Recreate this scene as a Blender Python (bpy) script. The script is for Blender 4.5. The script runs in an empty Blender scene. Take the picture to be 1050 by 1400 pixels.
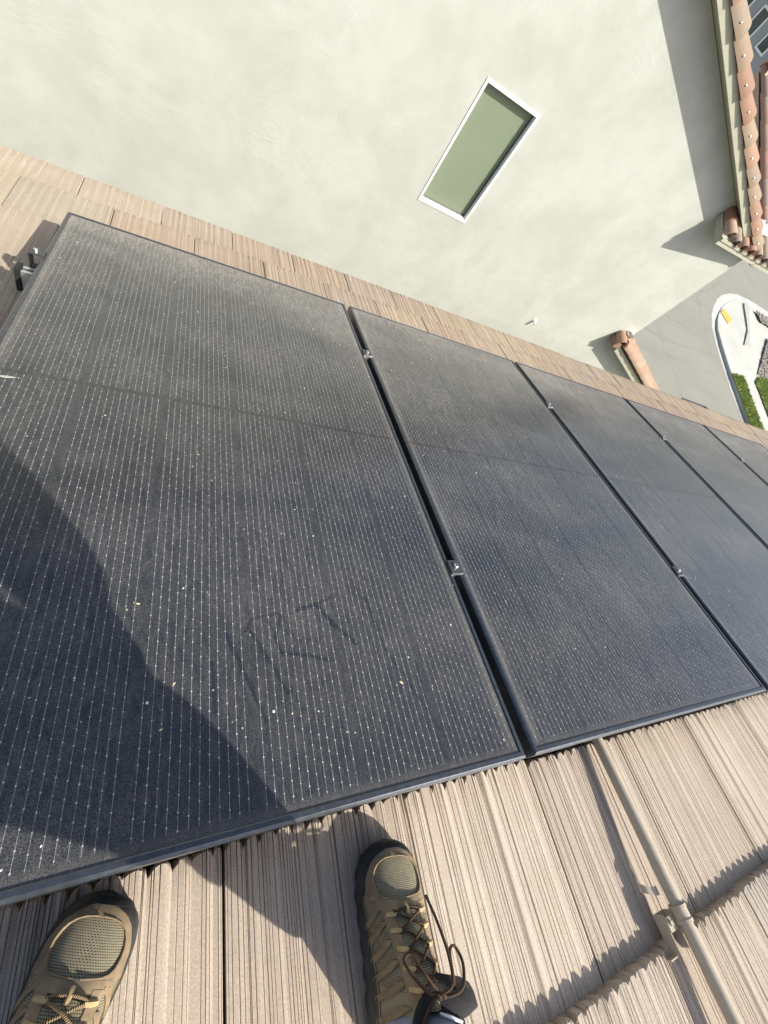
import bpy, bmesh, math, random
from mathutils import Vector, Matrix
random.seed(7)
C = bpy.context.scene.collection
S = bpy.context.scene

# ------------------------------------------------------------------ camera, sky, sun, exposure
PITCH = math.radians(21.2)                       # slope of the roof we stand on
CAM = Vector((-0.69636, 0.22763, 0.69863))
GZ = -5.70                                       # street level
cam = bpy.data.objects.new('camera', bpy.data.cameras.new('camera')); C.objects.link(cam)
cam.matrix_world = Matrix(((0.8793657, -0.0755122, -0.4701211, CAM.x),
                           (-0.0843387, 0.9470306, -0.3098710, CAM.y),
                           (0.4686181, 0.3121394, 0.8264176, CAM.z),
                           (0, 0, 0, 1)))
cam.data.sensor_fit = 'VERTICAL'; cam.data.sensor_height = 24
cam.data.lens = 24 * 569.89 / 1400
cam.data.clip_start = 0.01; cam.data.clip_end = 2000
S.camera = cam
SUN = Vector((-0.95, 1.0, -1.5)).normalized()    # direction the light travels
w = bpy.data.worlds.new('World'); S.world = w; w.use_nodes = True
nt = w.node_tree; bg = nt.nodes['Background']
sky = nt.nodes.new('ShaderNodeTexSky'); sky.sky_type = 'NISHITA'; sky.sun_disc = False
sky.sun_elevation = math.asin(-SUN.z); sky.sun_rotation = math.atan2(-SUN.x, -SUN.y)
sky.air_density = 1.0; sky.dust_density = 3.5
nt.links.new(sky.outputs[0], bg.inputs[0]); bg.inputs[1].default_value = 0.11
sl = bpy.data.lights.new('sun', 'SUN'); sl.energy = 4.2; sl.angle = math.radians(0.53); sl.color = (1, 0.94, 0.83)
so = bpy.data.objects.new('sun', sl); C.objects.link(so)
so.rotation_euler = SUN.to_track_quat('-Z', 'Y').to_euler()
S.view_settings.view_transform = 'Standard'; S.view_settings.look = 'None'
S.view_settings.exposure = 0.70; S.view_settings.gamma = 1; S.view_settings.use_curve_mapping = False

# ------------------------------------------------------------------ node helpers
class NT:
    def __init__(s, name):
        s.m = bpy.data.materials.new(name); s.m.use_nodes = True
        s.t = s.m.node_tree; s.b = s.t.nodes['Principled BSDF']
    def n(s, typ, **k):
        x = s.t.nodes.new(typ)
        for a, v in k.items(): setattr(x, a, v)
        return x
    def set(s, sock, v):
        if hasattr(v, 'is_output') or isinstance(v, bpy.types.NodeSocket): s.t.links.new(v, sock)
        elif isinstance(v, (tuple, list)):
            sock.default_value = (*v, 1) if (len(v) == 3 and sock.type == 'RGBA') else v
        else: sock.default_value = v
    def math(s, op, a, b=None, c=None):
        x = s.n('ShaderNodeMath', operation=op); s.set(x.inputs[0], a)
        if b is not None: s.set(x.inputs[1], b)
        if c is not None: s.set(x.inputs[2], c)
        return x.outputs[0]
    def obj(s): return s.n('ShaderNodeTexCoord').outputs['Object']
    def xyz(s, v):
        x = s.n('ShaderNodeSeparateXYZ'); s.set(x.inputs[0], v); return x.outputs
    def comb(s, a, b, c=0.0):
        x = s.n('ShaderNodeCombineXYZ')
        for i, v in enumerate((a, b, c)): s.set(x.inputs[i], v)
        return x.outputs[0]
    def scale(s, v, k):
        x = s.n('ShaderNodeVectorMath', operation='MULTIPLY'); s.set(x.inputs[0], v); x.inputs[1].default_value = k
        return x.outputs[0]
    def add(s, v, u):
        x = s.n('ShaderNodeVectorMath', operation='ADD'); s.set(x.inputs[0], v); s.set(x.inputs[1], u)
        return x.outputs[0]
    def noise(s, v, sc, det=3, rough=0.55, dist=0.0):
        x = s.n('ShaderNodeTexNoise'); s.set(x.inputs['Vector'], v)
        x.inputs['Scale'].default_value = sc; x.inputs['Detail'].default_value = det
        x.inputs['Roughness'].default_value = rough; x.inputs['Distortion'].default_value = dist
        return x.outputs['Fac']
    def vor(s, v, sc, feature='F1'):
        x = s.n('ShaderNodeTexVoronoi', feature=feature); s.set(x.inputs['Vector'], v); x.inputs['Scale'].default_value = sc
        return x.outputs
    def mr(s, v, a, b, c=0.0, d=1.0):
        x = s.n('ShaderNodeMapRange'); s.set(x.inputs[0], v)
        for i, k in enumerate((a, b, c, d)): s.set(x.inputs[i + 1], k)
        return x.outputs[0]
    def mix(s, f, a, b, mode='MIX'):
        x = s.n('ShaderNodeMix', data_type='RGBA', blend_type=mode)
        s.set(x.inputs[0], f); s.set(x.inputs[6], a); s.set(x.inputs[7], b); return x.outputs[2]
    def bump(s, h, strength=0.5, dist=0.01, normal=None):
        x = s.n('ShaderNodeBump'); s.set(x.inputs['Height'], h)
        x.inputs['Strength'].default_value = strength; x.inputs['Distance'].default_value = dist
        if normal is not None: s.set(x.inputs['Normal'], normal)
        return x.outputs[0]
    def out(s, col=None, rough=None, nrm=None, spec=None, metal=None, **k):
        b = s.b.inputs
        if col is not None: s.set(b['Base Color'], col)
        if rough is not None: s.set(b['Roughness'], rough)
        if nrm is not None: s.set(b['Normal'], nrm)
        if spec is not None: s.set(b['Specular IOR Level'], spec)
        if metal is not None: s.set(b['Metallic'], metal)
        for a, v in k.items(): s.set(b[a], v)
        return s.m

def simple(name, col, rough=0.6, var=0.15, sc=40, metal=0.0, bump=0.15, spec=0.4, bd=0.002):
    t = NT(name); o = t.obj(); n = t.noise(o, sc, 4)
    c = t.mix(t.mr(n, 0.3, 0.7), tuple(x * (1 - var) for x in col), tuple(x * (1 + var) for x in col))
    return t.out(c, rough, t.bump(n, bump, bd), spec, metal)

# ------------------------------------------------------------------ mesh helpers
def mesh_obj(name, bm, mats, parent=None, smooth=False, angle=None):
    me = bpy.data.meshes.new(name); bm.normal_update(); bm.to_mesh(me); bm.free()
    if not isinstance(mats, (list, tuple)): mats = [mats]
    for m in mats: me.materials.append(m)
    if smooth:
        for p in me.polygons: p.use_smooth = True
    if angle is not None:
        me.set_sharp_from_angle(angle=math.radians(angle))
    o = bpy.data.objects.new(name, me); C.objects.link(o)
    if parent is not None: o.parent = parent
    return o
def tag(o, label=None, cat=None, group=None, kind=None):
    if label: o['label'] = label
    if cat: o['category'] = cat
    if group: o['group'] = group
    if kind: o['kind'] = kind
    return o
def empty(name, loc, label, cat, group=None, rot=(0, 0, 0)):
    o = bpy.data.objects.new(name, None); C.objects.link(o); o.empty_display_size = 0.1
    o.location = loc; o.rotation_euler = rot
    return tag(o, label, cat, group)
def box(bm, x0, x1, y0, y1, z0, z1, mi=0, bev=0.0):
    vs = [bm.verts.new(p) for p in ((x0,y0,z0),(x1,y0,z0),(x1,y1,z0),(x0,y1,z0),(x0,y0,z1),(x1,y0,z1),(x1,y1,z1),(x0,y1,z1))]
    fs = [bm.faces.new([vs[i] for i in q]) for q in ((3,2,1,0),(4,5,6,7),(0,1,5,4),(1,2,6,5),(2,3,7,6),(3,0,4,7))]
    for f in fs: f.material_index = mi
    if bev:
        es = list({e for f in fs for e in f.edges})
        bmesh.ops.bevel(bm, geom=es, offset=bev, segments=2, affect='EDGES', profile=0.6)
def grid(bm, rows, mi=0, closed=False, flip=False):
    vr = [[bm.verts.new(p) for p in r] for r in rows]
    for a, b in zip(vr[:-1], vr[1:]):
        n = len(a)
        for i in range(n if closed else n - 1):
            j = (i + 1) % n
            q = [a[i], a[j], b[j], b[i]]
            if flip: q.reverse()
            try: f = bm.faces.new(q); f.material_index = mi
            except ValueError: pass
    return vr
def cap(bm, ring, mi=0, flip=False):
    r = list(ring)
    if flip: r.reverse()
    try: f = bm.faces.new(r); f.material_index = mi
    except ValueError: pass
def tube(bm, pts, r, seg=8, mi=0, caps=True):
    pts = [Vector(p) for p in pts]
    rs = r if isinstance(r, (list, tuple)) else [r] * len(pts)
    rows = []; up = None
    for i, p in enumerate(pts):
        d = (pts[min(i + 1, len(pts) - 1)] - pts[max(i - 1, 0)]).normalized()
        if up is None: up = d.orthogonal().normalized()
        up = (up - d * up.dot(d)).normalized(); s = d.cross(up)
        rows.append([p + (up * math.cos(a) + s * math.sin(a)) * rs[i] for a in [2 * math.pi * k / seg for k in range(seg)]])
    vr = grid(bm, rows, mi, closed=True, flip=False)
    if caps: cap(bm, vr[0], mi); cap(bm, vr[-1], mi, True)
    return vr
def spline(pts, n=8):
    pts = [Vector(p) for p in pts]; out = []
    for i in range(len(pts) - 1):
        p0, p1, p2, p3 = pts[max(i - 1, 0)], pts[i], pts[i + 1], pts[min(i + 2, len(pts) - 1)]
        for k in range(n):
            t = k / n
            out.append(0.5 * ((2 * p1) + (p2 - p0) * t + (2 * p0 - 5 * p1 + 4 * p2 - p3) * t * t + (3 * p1 - p0 - 3 * p2 + p3) * t ** 3))
    out.append(pts[-1]); return out
def dup(o, parent=None):
    c = o.copy(); C.objects.link(c); c.parent = parent
    return c
def dup_tree(root):
    r = root.copy(); C.objects.link(r)
    for ch in list(root.children):
        c = dup(ch, r)
        for g in list(ch.children): dup(g, c)
    return r
def interp(x, tab):
    if x <= tab[0][0]: return tab[0][1]
    for (a, ya), (b, yb) in zip(tab[:-1], tab[1:]):
        if x <= b: return ya + (yb - ya) * (x - a) / (b - a)
    return tab[-1][1]
ROT = (-PITCH, 0, 0)
RM = Matrix.Rotation(-PITCH, 3, 'X')
def RP(u, v, n): return RM @ Vector((u, v, n))   # along the eave, down the slope, off the roof -> world

# ------------------------------------------------------------------ materials
def mat_tile():
    t = NT('concrete_tile'); o = t.obj(); inf = t.n('ShaderNodeObjectInfo')
    p = t.add(o, t.scale(t.comb(inf.outputs['Random'], inf.outputs['Random'], inf.outputs['Random']), (37, 91, 13)))
    spk = t.noise(p, 420, 3, 0.7); big = t.noise(p, 7, 4); streak = t.noise(t.scale(p, (260, 4, 1)), 1, 2)
    c = t.mix(t.mr(big, 0.3, 0.7), inf.outputs['Color'], t.mix(1.0, inf.outputs['Color'], (0.90, 0.89, 0.87), 'MULTIPLY'))
    c = t.mix(t.mr(streak, 0.3, 0.7, 0, 0.22), c, t.mix(1.0, c, (0.86, 0.81, 0.76), 'MULTIPLY'))
    c = t.mix(t.mr(spk, 0.34, 0.68), t.mix(1.0, c, (0.82, 0.80, 0.78), 'MULTIPLY'), t.mix(1.0, c, (1.16, 1.16, 1.16), 'MULTIPLY'))
    pit = t.vor(p, 150)[0]
    c = t.mix(t.mr(pit, 0.02, 0.09, 0.5, 0.0), c, (0.13, 0.11, 0.09))
    sc = t.noise(t.scale(p, (30, 9, 1)), 1, 4, 0.7)
    c = t.mix(t.mr(sc, 0.60, 0.72, 0, 0.30), c, (0.62, 0.58, 0.50))
    lich = t.noise(p, 16, 5, 0.7)
    c = t.mix(t.mr(lich, 0.62, 0.75, 0, 0.35), c, (0.30, 0.27, 0.22))
    return t.out(c, 0.92, t.bump(t.noise(p, 700, 3, 0.7), 0.55, 0.0012), 0.15)
def mat_glass(smudge=False, seed=0.0):
    t = NT('solar_glass'); o = t.obj(); x, y, z = t.xyz(o)
    pw = PITCHC; xs = t.math('ADD', x, 10 * pw - 0)      # object origin is on the panel's centre line
    cell = t.math('SUBTRACT', t.math('MODULO', xs, pw), pw / 2)
    idx = t.math('ADD', t.math('DIVIDE', cell, 0.01315), 6.0)
    fr = t.math('ABSOLUTE', t.math('SUBTRACT', t.math('FRACT', idx), 0.5))
    inside = t.math('LESS_THAN', t.math('ABSOLUTE', cell), 0.0789)
    inx = t.math('LESS_THAN', t.math('ABSOLUTE', x), 3 * pw)
    ymid = t.math('ABSOLUTE', t.math('SUBTRACT', y, PL / 2))
    inv = t.math('MULTIPLY', t.math('GREATER_THAN', ymid, 0.007), t.math('LESS_THAN', ymid, PL / 2 - 0.024))
    msk = t.math('MULTIPLY', t.math('MULTIPLY', inside, inx), inv)
    line = t.math('LESS_THAN', fr, 0.0185)
    dv = t.math('ABSOLUTE', t.math('SUBTRACT', t.math('FRACT', t.math('ADD', t.math('DIVIDE', y, 0.0205), t.math('MULTIPLY', t.math('FLOOR', idx), 0.31))), 0.5))
    dot = t.math('MULTIPLY', t.math('LESS_THAN', fr, 0.065), t.math('LESS_THAN', dv, 0.045))
    wire = t.math('MULTIPLY', line, msk); dot = t.math('MULTIPLY', dot, msk)
    o2 = t.add(o, (seed * 3.1, seed * 1.7, seed))
    # dark cells, slightly bluer than the backing sheet in the gaps
    tone = t.noise(t.comb(t.math('FLOOR', t.math('DIVIDE', xs, pw)), t.math('FLOOR', t.math('DIVIDE', y, 0.0852)), seed), 3.3, 0)
    c = t.mix(t.mr(tone, 0.3, 0.7), (0.0035, 0.0095, 0.0185), (0.0045, 0.0115, 0.0215))
    c = t.mix(t.math('LESS_THAN', ymid, 0.0042), c, (0.0015, 0.002, 0.003))
    wear = t.math('MULTIPLY', t.mr(t.noise(o2, 60, 2), 0.35, 0.6, 0.5, 1.0), t.mr(t.noise(o2, 170, 2), 0.35, 0.6, 0.55, 1.0))
    c = t.mix(t.math('MULTIPLY', wire, t.math('MULTIPLY', wear, 0.85)), c, (0.60, 0.60, 0.59))
    c = t.mix(t.math('MULTIPLY', dot, t.math('MULTIPLY', wear, 0.95)), c, (0.78, 0.78, 0.76))
    # dust lying on the glass: fine grain, run-off streaks down the slope, a dirty rim along the edges, a painted pale reflection at the low end
    g1 = t.noise(o2, 560, 3, 0.8); g2 = t.noise(o2, 150, 2, 0.6); big = t.noise(o2, 2.6, 4, 0.6)
    warp = t.noise(o2, 9, 3)
    strk = t.noise(t.comb(t.math('ADD', t.math('MULTIPLY', x, 120), t.math('MULTIPLY', warp, 9)), t.math('MULTIPLY', y, 14), seed), 1, 3, 0.6)
    d = t.math('MULTIPLY', t.mr(g1, 0.38, 0.66, 0.10, 1.9), t.mr(g2, 0.3, 0.7, 0.75, 1.25))
    d = t.math('MULTIPLY', d, t.mr(big, 0.3, 0.7, 0.70, 1.25))
    d = t.math('MULTIPLY', d, t.mr(t.noise(t.scale(o2, (0.7, 2.2, 1)), 1.7, 2, 0.5, 0.4), 0.35, 0.65, 0.68, 1.22))
    d = t.math('MULTIPLY', d, t.mr(strk, 0.3, 0.7, 0.62, 1.38))
    low = t.mr(y, PL * 0.55, PL, 0.0, 1.0)  # paler toward the eave end: sky and wall reflection painted into the dust colour
    d = t.math('MULTIPLY', d, t.math('ADD', 0.130, t.math('MULTIPLY', t.math('MULTIPLY', low, low), 0.30)))
    edge = t.mr(t.math('MINIMUM', t.math('SUBTRACT', 0.508, t.math('ABSOLUTE', x)), t.math('MINIMUM', y, t.math('SUBTRACT', PL, y))), 0.008, 0.03, 0.13, 0.0)
    d = t.math('ADD', d, edge)
    if smudge:                                            # finger marks wiped into the dust
        best = None
        wob = t.math('MULTIPLY', t.math('SUBTRACT', t.noise(o2, 60, 3), 0.5), 0.005)
        for (ax, ay), (bx, by), wd in SMUDGE:
            vx, vy = bx - ax, by - ay; L2 = vx * vx + vy * vy
            px = t.math('SUBTRACT', x, ax); py = t.math('SUBTRACT', y, ay)
            h = t.math('DIVIDE', t.math('ADD', t.math('MULTIPLY', px, vx), t.math('MULTIPLY', py, vy)), L2)
            h = t.math('MINIMUM', t.math('MAXIMUM', h, 0.0), 1.0)
            ex = t.math('SUBTRACT', px, t.math('MULTIPLY', h, vx)); ey = t.math('SUBTRACT', py, t.math('MULTIPLY', h, vy))
            dd = t.math('SQRT', t.math('ADD', t.math('MULTIPLY', ex, ex), t.math('MULTIPLY', ey, ey)))
            dd = t.math('SUBTRACT', dd, wd)
            best = dd if best is None else t.math('MINIMUM', best, dd)
        sm = t.mr(t.math('ADD', best, wob), -0.0016, 0.0026, 0.45, 1.0)
        d = t.math('MULTIPLY', d, sm)
    c = t.mix(d, c, (0.462, 0.420, 0.365))
    rough = t.math('ADD', t.mr(g1, 0.3, 0.7, 0.13, 0.26), t.math('MULTIPLY', d, 0.20))
    hgt = t.math('ADD', t.math('MULTIPLY', strk, 0.5), t.math('MULTIPLY', g1, 0.12))
    return t.out(c, rough, t.bump(hgt, 0.22, 0.002), 0.55, **{'Sheen Weight': 0.18, 'Sheen Roughness': 0.24, 'Sheen Tint': (0.9, 0.88, 0.82)})
PL, PWD, GAP = 1.879, 1.0356, 0.0236
PITCHC = 0.1695
SMUDGE = []
M = {}
M['tile'] = mat_tile()
def mat_wall(name, base, dark, sc=1.0):
    t = NT(name); o = t.obj()
    big = t.noise(o, 1.3 * sc, 5, 0.62, 0.6); mid = t.noise(o, 5 * sc, 4, 0.6)
    c = t.mix(t.mr(big, 0.40, 0.62), base, dark)
    c = t.mix(t.mr(t.noise(t.scale(o, (1.0, 1.0, 1.6)), 3.1, 5, 0.7, 1.2), 0.5, 0.72, 0, 0.32), c, (0.43, 0.435, 0.37))
    c = t.mix(t.mr(mid, 0.45, 0.75, 0, 0.35), c, tuple(a * 0.86 for a in dark))
    tr = t.noise(t.scale(o, (6, 6, 14)), 1.4, 4, 0.5, 1.4); sand = t.noise(o, 190, 3)
    gou = t.vor(t.add(o, t.scale(t.comb(mid, mid, mid), (0.35, 0.35, 0.35))), 3.2)[0]
    h = t.math('ADD', t.math('MULTIPLY', tr, 0.9), t.math('MULTIPLY', sand, 0.05))
    pat = t.mr(t.noise(o, 0.9, 3), 0.42, 0.66, 0.05, 1.0)
    h = t.math('ADD', t.math('MULTIPLY', h, pat), t.mr(gou, 0.02, 0.07, -0.35, 0.0))
    return t.out(c, 0.93, t.bump(h, 0.15, 0.02), 0.12)
M['wall'] = mat_wall('stucco', (0.515, 0.535, 0.49), (0.462, 0.478, 0.43))
M['fascia'] = simple('painted_fascia', (0.40, 0.40, 0.31), 0.7, 0.08, 25, bump=0.2)
M['soffit'] = simple('soffit_paint', (0.36, 0.35, 0.27), 0.8, 0.06, 20)
def mat_clay():
    t = NT('clay_tile'); o = t.obj(); inf = t.n('ShaderNodeObjectInfo')
    p = t.add(o, t.scale(t.comb(inf.outputs['Random'], inf.outputs['Random'], inf.outputs['Random']), (31, 17, 53)))
    n = t.noise(p, 9, 4); f = t.noise(p, 160, 3)
    c = t.mix(t.mr(n, 0.3, 0.72), inf.outputs['Color'], t.mix(0.45, inf.outputs['Color'], (0.30, 0.23, 0.165)))
    c = t.mix(t.mr(f, 0.35, 0.65, 0, 0.4), c, t.mix(1.0, c, (0.72, 0.68, 0.66), 'MULTIPLY'))
    c = t.mix(t.mr(t.noise(p, 22, 5, 0.75), 0.56, 0.72, 0, 0.5), c, (0.17, 0.14, 0.115))
    return t.out(c, 0.85, t.bump(f, 0.4, 0.004), 0.2)
M['clay'] = mat_clay()
M['frame'] = simple('black_anodised_frame', (0.085, 0.096, 0.110), 0.30, 0.25, 90, 0.65, 0.04, 0.8)
M['frame_side'] = M['frame']
M['rail'] = simple('mill_aluminium', (0.72, 0.73, 0.74), 0.38, 0.08, 60, 0.9)
M['black_plastic'] = simple('black_plastic', (0.018, 0.018, 0.020), 0.55, 0.2, 80)
M['clamp'] = simple('dark_clamp_metal', (0.09, 0.095, 0.10), 0.42, 0.2, 120, 0.6)
def mat_pipe():
    t = NT('painted_conduit'); o = t.obj(); n = t.noise(o, 26, 5, 0.7); f = t.noise(t.scale(o, (160, 30, 160)), 1, 3)
    c = t.mix(t.mr(n, 0.35, 0.7), (0.49, 0.43, 0.335), (0.43, 0.375, 0.29))
    c = t.mix(t.mr(f, 0.68, 0.74, 0, 0.5), c, (0.28, 0.25, 0.21))
    return t.out(c, 0.55, t.bump(n, 0.15, 0.002), 0.35)
M['pipe'] = mat_pipe()
M['white'] = simple('white_vinyl', (0.82, 0.83, 0.82), 0.45, 0.03, 20)
M['track'] = simple('window_track', (0.13, 0.14, 0.12), 0.5, 0.2, 30)
def mat_pane():
    t = NT('green_window_glass'); o = t.obj(); n = t.noise(o, 2.0, 3)
    c = t.mix(t.mr(n, 0.3, 0.7), (0.208, 0.256, 0.178), (0.23, 0.275, 0.195))
    c = t.mix(t.mr(t.noise(o, 300, 2), 0.4, 0.7, 0, 0.2), c, (0.32, 0.36, 0.27))
    return t.out(c, 0.35, None, 0.5)
M['pane'] = mat_pane()
M['flash'] = simple('galvanised_flashing', (0.42, 0.45, 0.48), 0.4, 0.15, 30, 0.7)
M['deck'] = simple('roof_underlay', (0.020, 0.019, 0.018), 0.9, 0.2, 30)
def mat_street():
    t = NT('asphalt_street'); o = t.obj()
    n = t.noise(o, 0.35, 5, 0.6); f = t.noise(o, 60, 3); s = t.noise(t.scale(o, (0.25, 2.2, 1)), 1, 4)
    c = t.mix(t.mr(n, 0.3, 0.7), (0.21, 0.21, 0.185), (0.245, 0.245, 0.215))
    c = t.mix(t.mr(s, 0.55, 0.75, 0, 0.35), c, (0.14, 0.14, 0.125))
    c = t.mix(t.mr(f, 0.3, 0.7, 0, 0.3), c, (0.25, 0.25, 0.22))
    crk = t.vor(t.add(o, t.scale(t.comb(n, f, n), (2.0, 0.4, 0))), 0.16, 'DISTANCE_TO_EDGE')[0]
    c = t.mix(t.mr(crk, 0.0, 0.006, 0.35, 0.0), c, (0.08, 0.08, 0.07))
    return t.out(c, 0.9, t.bump(f, 0.3, 0.01), 0.2)
M['street'] = mat_street()
M['concrete'] = simple('pale_concrete', (0.41, 0.42, 0.385), 0.9, 0.10, 0.7)
M['gutter'] = simple('gutter_concrete', (0.42, 0.43, 0.41), 0.9, 0.12, 0.9)
M['groove'] = simple('grooved_concrete', (0.345, 0.345, 0.318), 0.9, 0.1, 3)
M['yellow'] = simple('yellow_tactile', (0.72, 0.44, 0.09), 0.7, 0.18, 6)
M['soil'] = simple('turf_soil', (0.13, 0.16, 0.05), 0.95, 0.3, 3)
M['blade'] = simple('grass_blades', (0.27, 0.335, 0.085), 0.7, 0.4, 2.5)
M['gravel'] = simple('gravel_stone', (0.22, 0.205, 0.18), 0.9, 0.4, 5)
M['fleck'] = simple('dry_fleck', (0.66, 0.58, 0.36), 0.8, 0.25, 20)
M['fleck_white'] = simple('white_fleck', (0.72, 0.72, 0.68), 0.8, 0.1, 20)
# shoe materials
def mat_mesh():
    t = NT('shoe_mesh_fabric'); uv = t.n('ShaderNodeTexCoord').outputs['UV']; x, y, z = t.xyz(uv)
    row = t.math('FLOOR', y); xo = t.math('ADD', x, t.math('MULTIPLY', t.math('MODULO', row, 2.0), 0.5))
    a = t.math('SUBTRACT', t.math('FRACT', xo), 0.5); b = t.math('SUBTRACT', t.math('FRACT', y), 0.5)
    r = t.math('ADD', t.math('MULTIPLY', t.math('MULTIPLY', a, a), 1.0), t.math('MULTIPLY', t.math('MULTIPLY', b, b), 1.9))
    hole = t.mr(r, 0.055, 0.13, 1.0, 0.0)
    n = t.noise(uv, 0.35, 3)
    c = t.mix(t.mr(n, 0.3, 0.7), (0.25, 0.222, 0.150), (0.31, 0.28, 0.195))
    c = t.mix(hole, c, (0.040, 0.038, 0.030))
    return t.out(c, 0.85, t.bump(t.math('SUBTRACT', 1.0, hole), 0.8, 0.0012), 0.15)
M['mesh'] = mat_mesh()
def mat_suede(name, col):
    t = NT(name); o = t.obj(); n = t.noise(o, 55, 4); f = t.noise(o, 900, 2)
    c = t.mix(t.mr(n, 0.3, 0.72), tuple(v * 1.12 for v in col), tuple(v * 0.66 for v in col))
    c = t.mix(t.mr(f, 0.35, 0.7, 0, 0.35), c, tuple(v * 0.7 for v in col))
    c = t.mix(t.mr(t.noise(o, 22, 3), 0.50, 0.66, 0, 0.65), c, (0.165, 0.14, 0.10))
    return t.out(c, 0.82, t.bump(f, 0.4, 0.0008), 0.2)
M['suede'] = mat_suede('tan_suede', (0.320, 0.240, 0.152))
M['rubber'] = simple('dark_shoe_rubber', (0.034, 0.040, 0.040), 0.6, 0.35, 60, 0, 0.3)
M['collar'] = simple('black_collar_lining', (0.016, 0.016, 0.018), 0.9, 0.2, 200)
M['greytab'] = simple('grey_tongue_fabric', (0.085, 0.080, 0.085), 0.85, 0.2, 400, 0, 0.4)
M['sock'] = simple('grey_blue_sock', (0.24, 0.27, 0.36), 0.95, 0.12, 300, 0, 0.5)
M['loop'] = simple('tan_lace_loop', (0.50, 0.37, 0.19), 0.8, 0.2, 80)
def mat_lace():
    t = NT('flecked_lace'); uv = t.n('ShaderNodeTexCoord').outputs['UV']; x, y, z = t.xyz(uv)
    s = t.math('ADD', t.math('MULTIPLY', x, 2.0), y)
    k = t.math('LESS_THAN', t.math('FRACT', s), LACE_FLECK)
    c = t.mix(k, (0.036, 0.020, 0.015), (0.46, 0.34, 0.19))
    return t.out(c, 0.85, None, 0.2)
LACE_FLECK = 0.09
M['lace'] = mat_lace()
LACE_FLECK = 0.42
M['lace2'] = mat_lace()
M['trouser'] = simple('charcoal_trousers', (0.05, 0.052, 0.058), 0.9, 0.15, 120, 0, 0.3)
M['shirt'] = simple('grey_shirt', (0.16, 0.17, 0.19), 0.9, 0.12, 120, 0, 0.3)
M['skin'] = simple('skin', (0.42, 0.26, 0.18), 0.55, 0.08, 40)
M['hair'] = simple('dark_hair', (0.03, 0.022, 0.016), 0.7, 0.3, 150)
M['phone'] = simple('black_phone', (0.02, 0.02, 0.022), 0.25, 0.1, 20)
M['farwall'] = simple('grey_siding', (0.30, 0.33, 0.33), 0.85, 0.06, 1.5)
M['fartrim'] = simple('pale_trim', (0.72, 0.75, 0.75), 0.7, 0.04, 2)
M['farglass'] = simple('far_window_glass', (0.05, 0.065, 0.065), 0.12, 0.2, 1.0, 0, 0.0, 0.6)
M['farroof'] = simple('far_roof_tile', (0.26, 0.17, 0.13), 0.9, 0.2, 1.5)
M['ground'] = simple('dry_ground', (0.22, 0.20, 0.165), 0.95, 0.2, 0.2)

# ------------------------------------------------------------------ ground, street, kerb, pavement
def sheet(name, pts, z, mat, kind='structure', label=None):
    bm = bmesh.new(); vs = [bm.verts.new((p[0], p[1], z if len(p) < 3 else p[2])) for p in pts]
    f = bm.faces.new(vs)
    bm.normal_update()
    if f.normal.z < 0: f.normal_flip()
    bmesh.ops.triangulate(bm, faces=[f])
    return tag(mesh_obj(name, bm, mat), label, None, None, kind)
sheet('ground', [(-600, -600), (600, -600), (600, 600), (-600, 600)], GZ - 0.004, M['ground'])
sheet('street', [(-60, -60), (70, -60), (70, 80), (-60, 80)], GZ, M['street'])
def lift(p, h): k = 1 - h / 6.4; return (CAM.x + (p[0] - CAM.x) * k, CAM.y + (p[1] - CAM.y) * k)
GOUT = [(20.9, -12), (20.95, 2), (21.02, 6.5), (21.09, 8.14), (21.16, 9.76), (21.31, 11.14), (21.57, 12.44), (21.9, 13.51), (22.47, 14.45), (23.2, 15.27), (24.17, 16.16), (25.13, 16.81), (26.42, 17.43), (27.61, 17.84), (28.82, 18.02), (30.19, 18.15), (31.82, 18.17), (45, 17.6)]
KERB = [(21.15, -12), (21.2, 2), (21.28, 6.5), (21.34, 8.14), (21.4, 9.4), (21.56, 10.91), (21.81, 12.27), (22.18, 13.41), (22.66, 14.11), (23.23, 14.73), (24.19, 15.59), (25.54, 16.51), (26.4, 16.95), (27.6, 17.32), (28.8, 17.5), (30.2, 17.62), (31.8, 17.64), (45, 17.1)]
def kh(p):                                        # kerb dips to nothing at the ramp
    return 0.004 + 0.13 * (1 - max(0, min(1, (p[1] - 12.5) / 3.6))) if p[0] < 27 else 0.03
sheet('gutter', GOUT + KERB[::-1], GZ + 0.004, M['gutter'])
bm = bmesh.new()
inn = []
for i, p in enumerate(KERB):
    a = Vector(KERB[max(i - 1, 0)]); b = Vector(KERB[min(i + 1, len(KERB) - 1)]); d = (b - a).normalized()
    inn.append((p[0] + d.y * 0.16, p[1] - d.x * 0.16))
grid(bm, [[(p[0], p[1], GZ - 0.02) for p in KERB], [(p[0], p[1], GZ + 0.004 + kh(p) - 0.012) for p in KERB],
          [(p[0] * .85 + q[0] * .15, p[1] * .85 + q[1] * .15, GZ + 0.008 + kh(p)) for p, q in zip(KERB, inn)],
          [(q[0], q[1], GZ + 0.008 + kh(p)) for p, q in zip(KERB, inn)]])
bmesh.ops.recalc_face_normals(bm, faces=bm.faces)
tag(mesh_obj('kerb', bm, M['concrete']), kind='structure')
bm = bmesh.new()
vs = [bm.verts.new((q[0], q[1], GZ + 0.006 + kh(p))) for p, q in zip(KERB, inn)] + [bm.verts.new((45, -12, GZ + 0.136))]
f = bm.faces.new(vs); bm.normal_update()
if f.normal.z < 0: f.normal_flip()
bmesh.ops.triangulate(bm, faces=[f])
tag(mesh_obj('pavement', bm, M['concrete']), kind='structure')
SZ = GZ + 0.142
def lsheet(name, pts, mat, h=0.14, dz=0.0, **k): return sheet(name, [lift(p, h) for p in pts], SZ + dz, mat, **k)
bm = bmesh.new()
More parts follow.
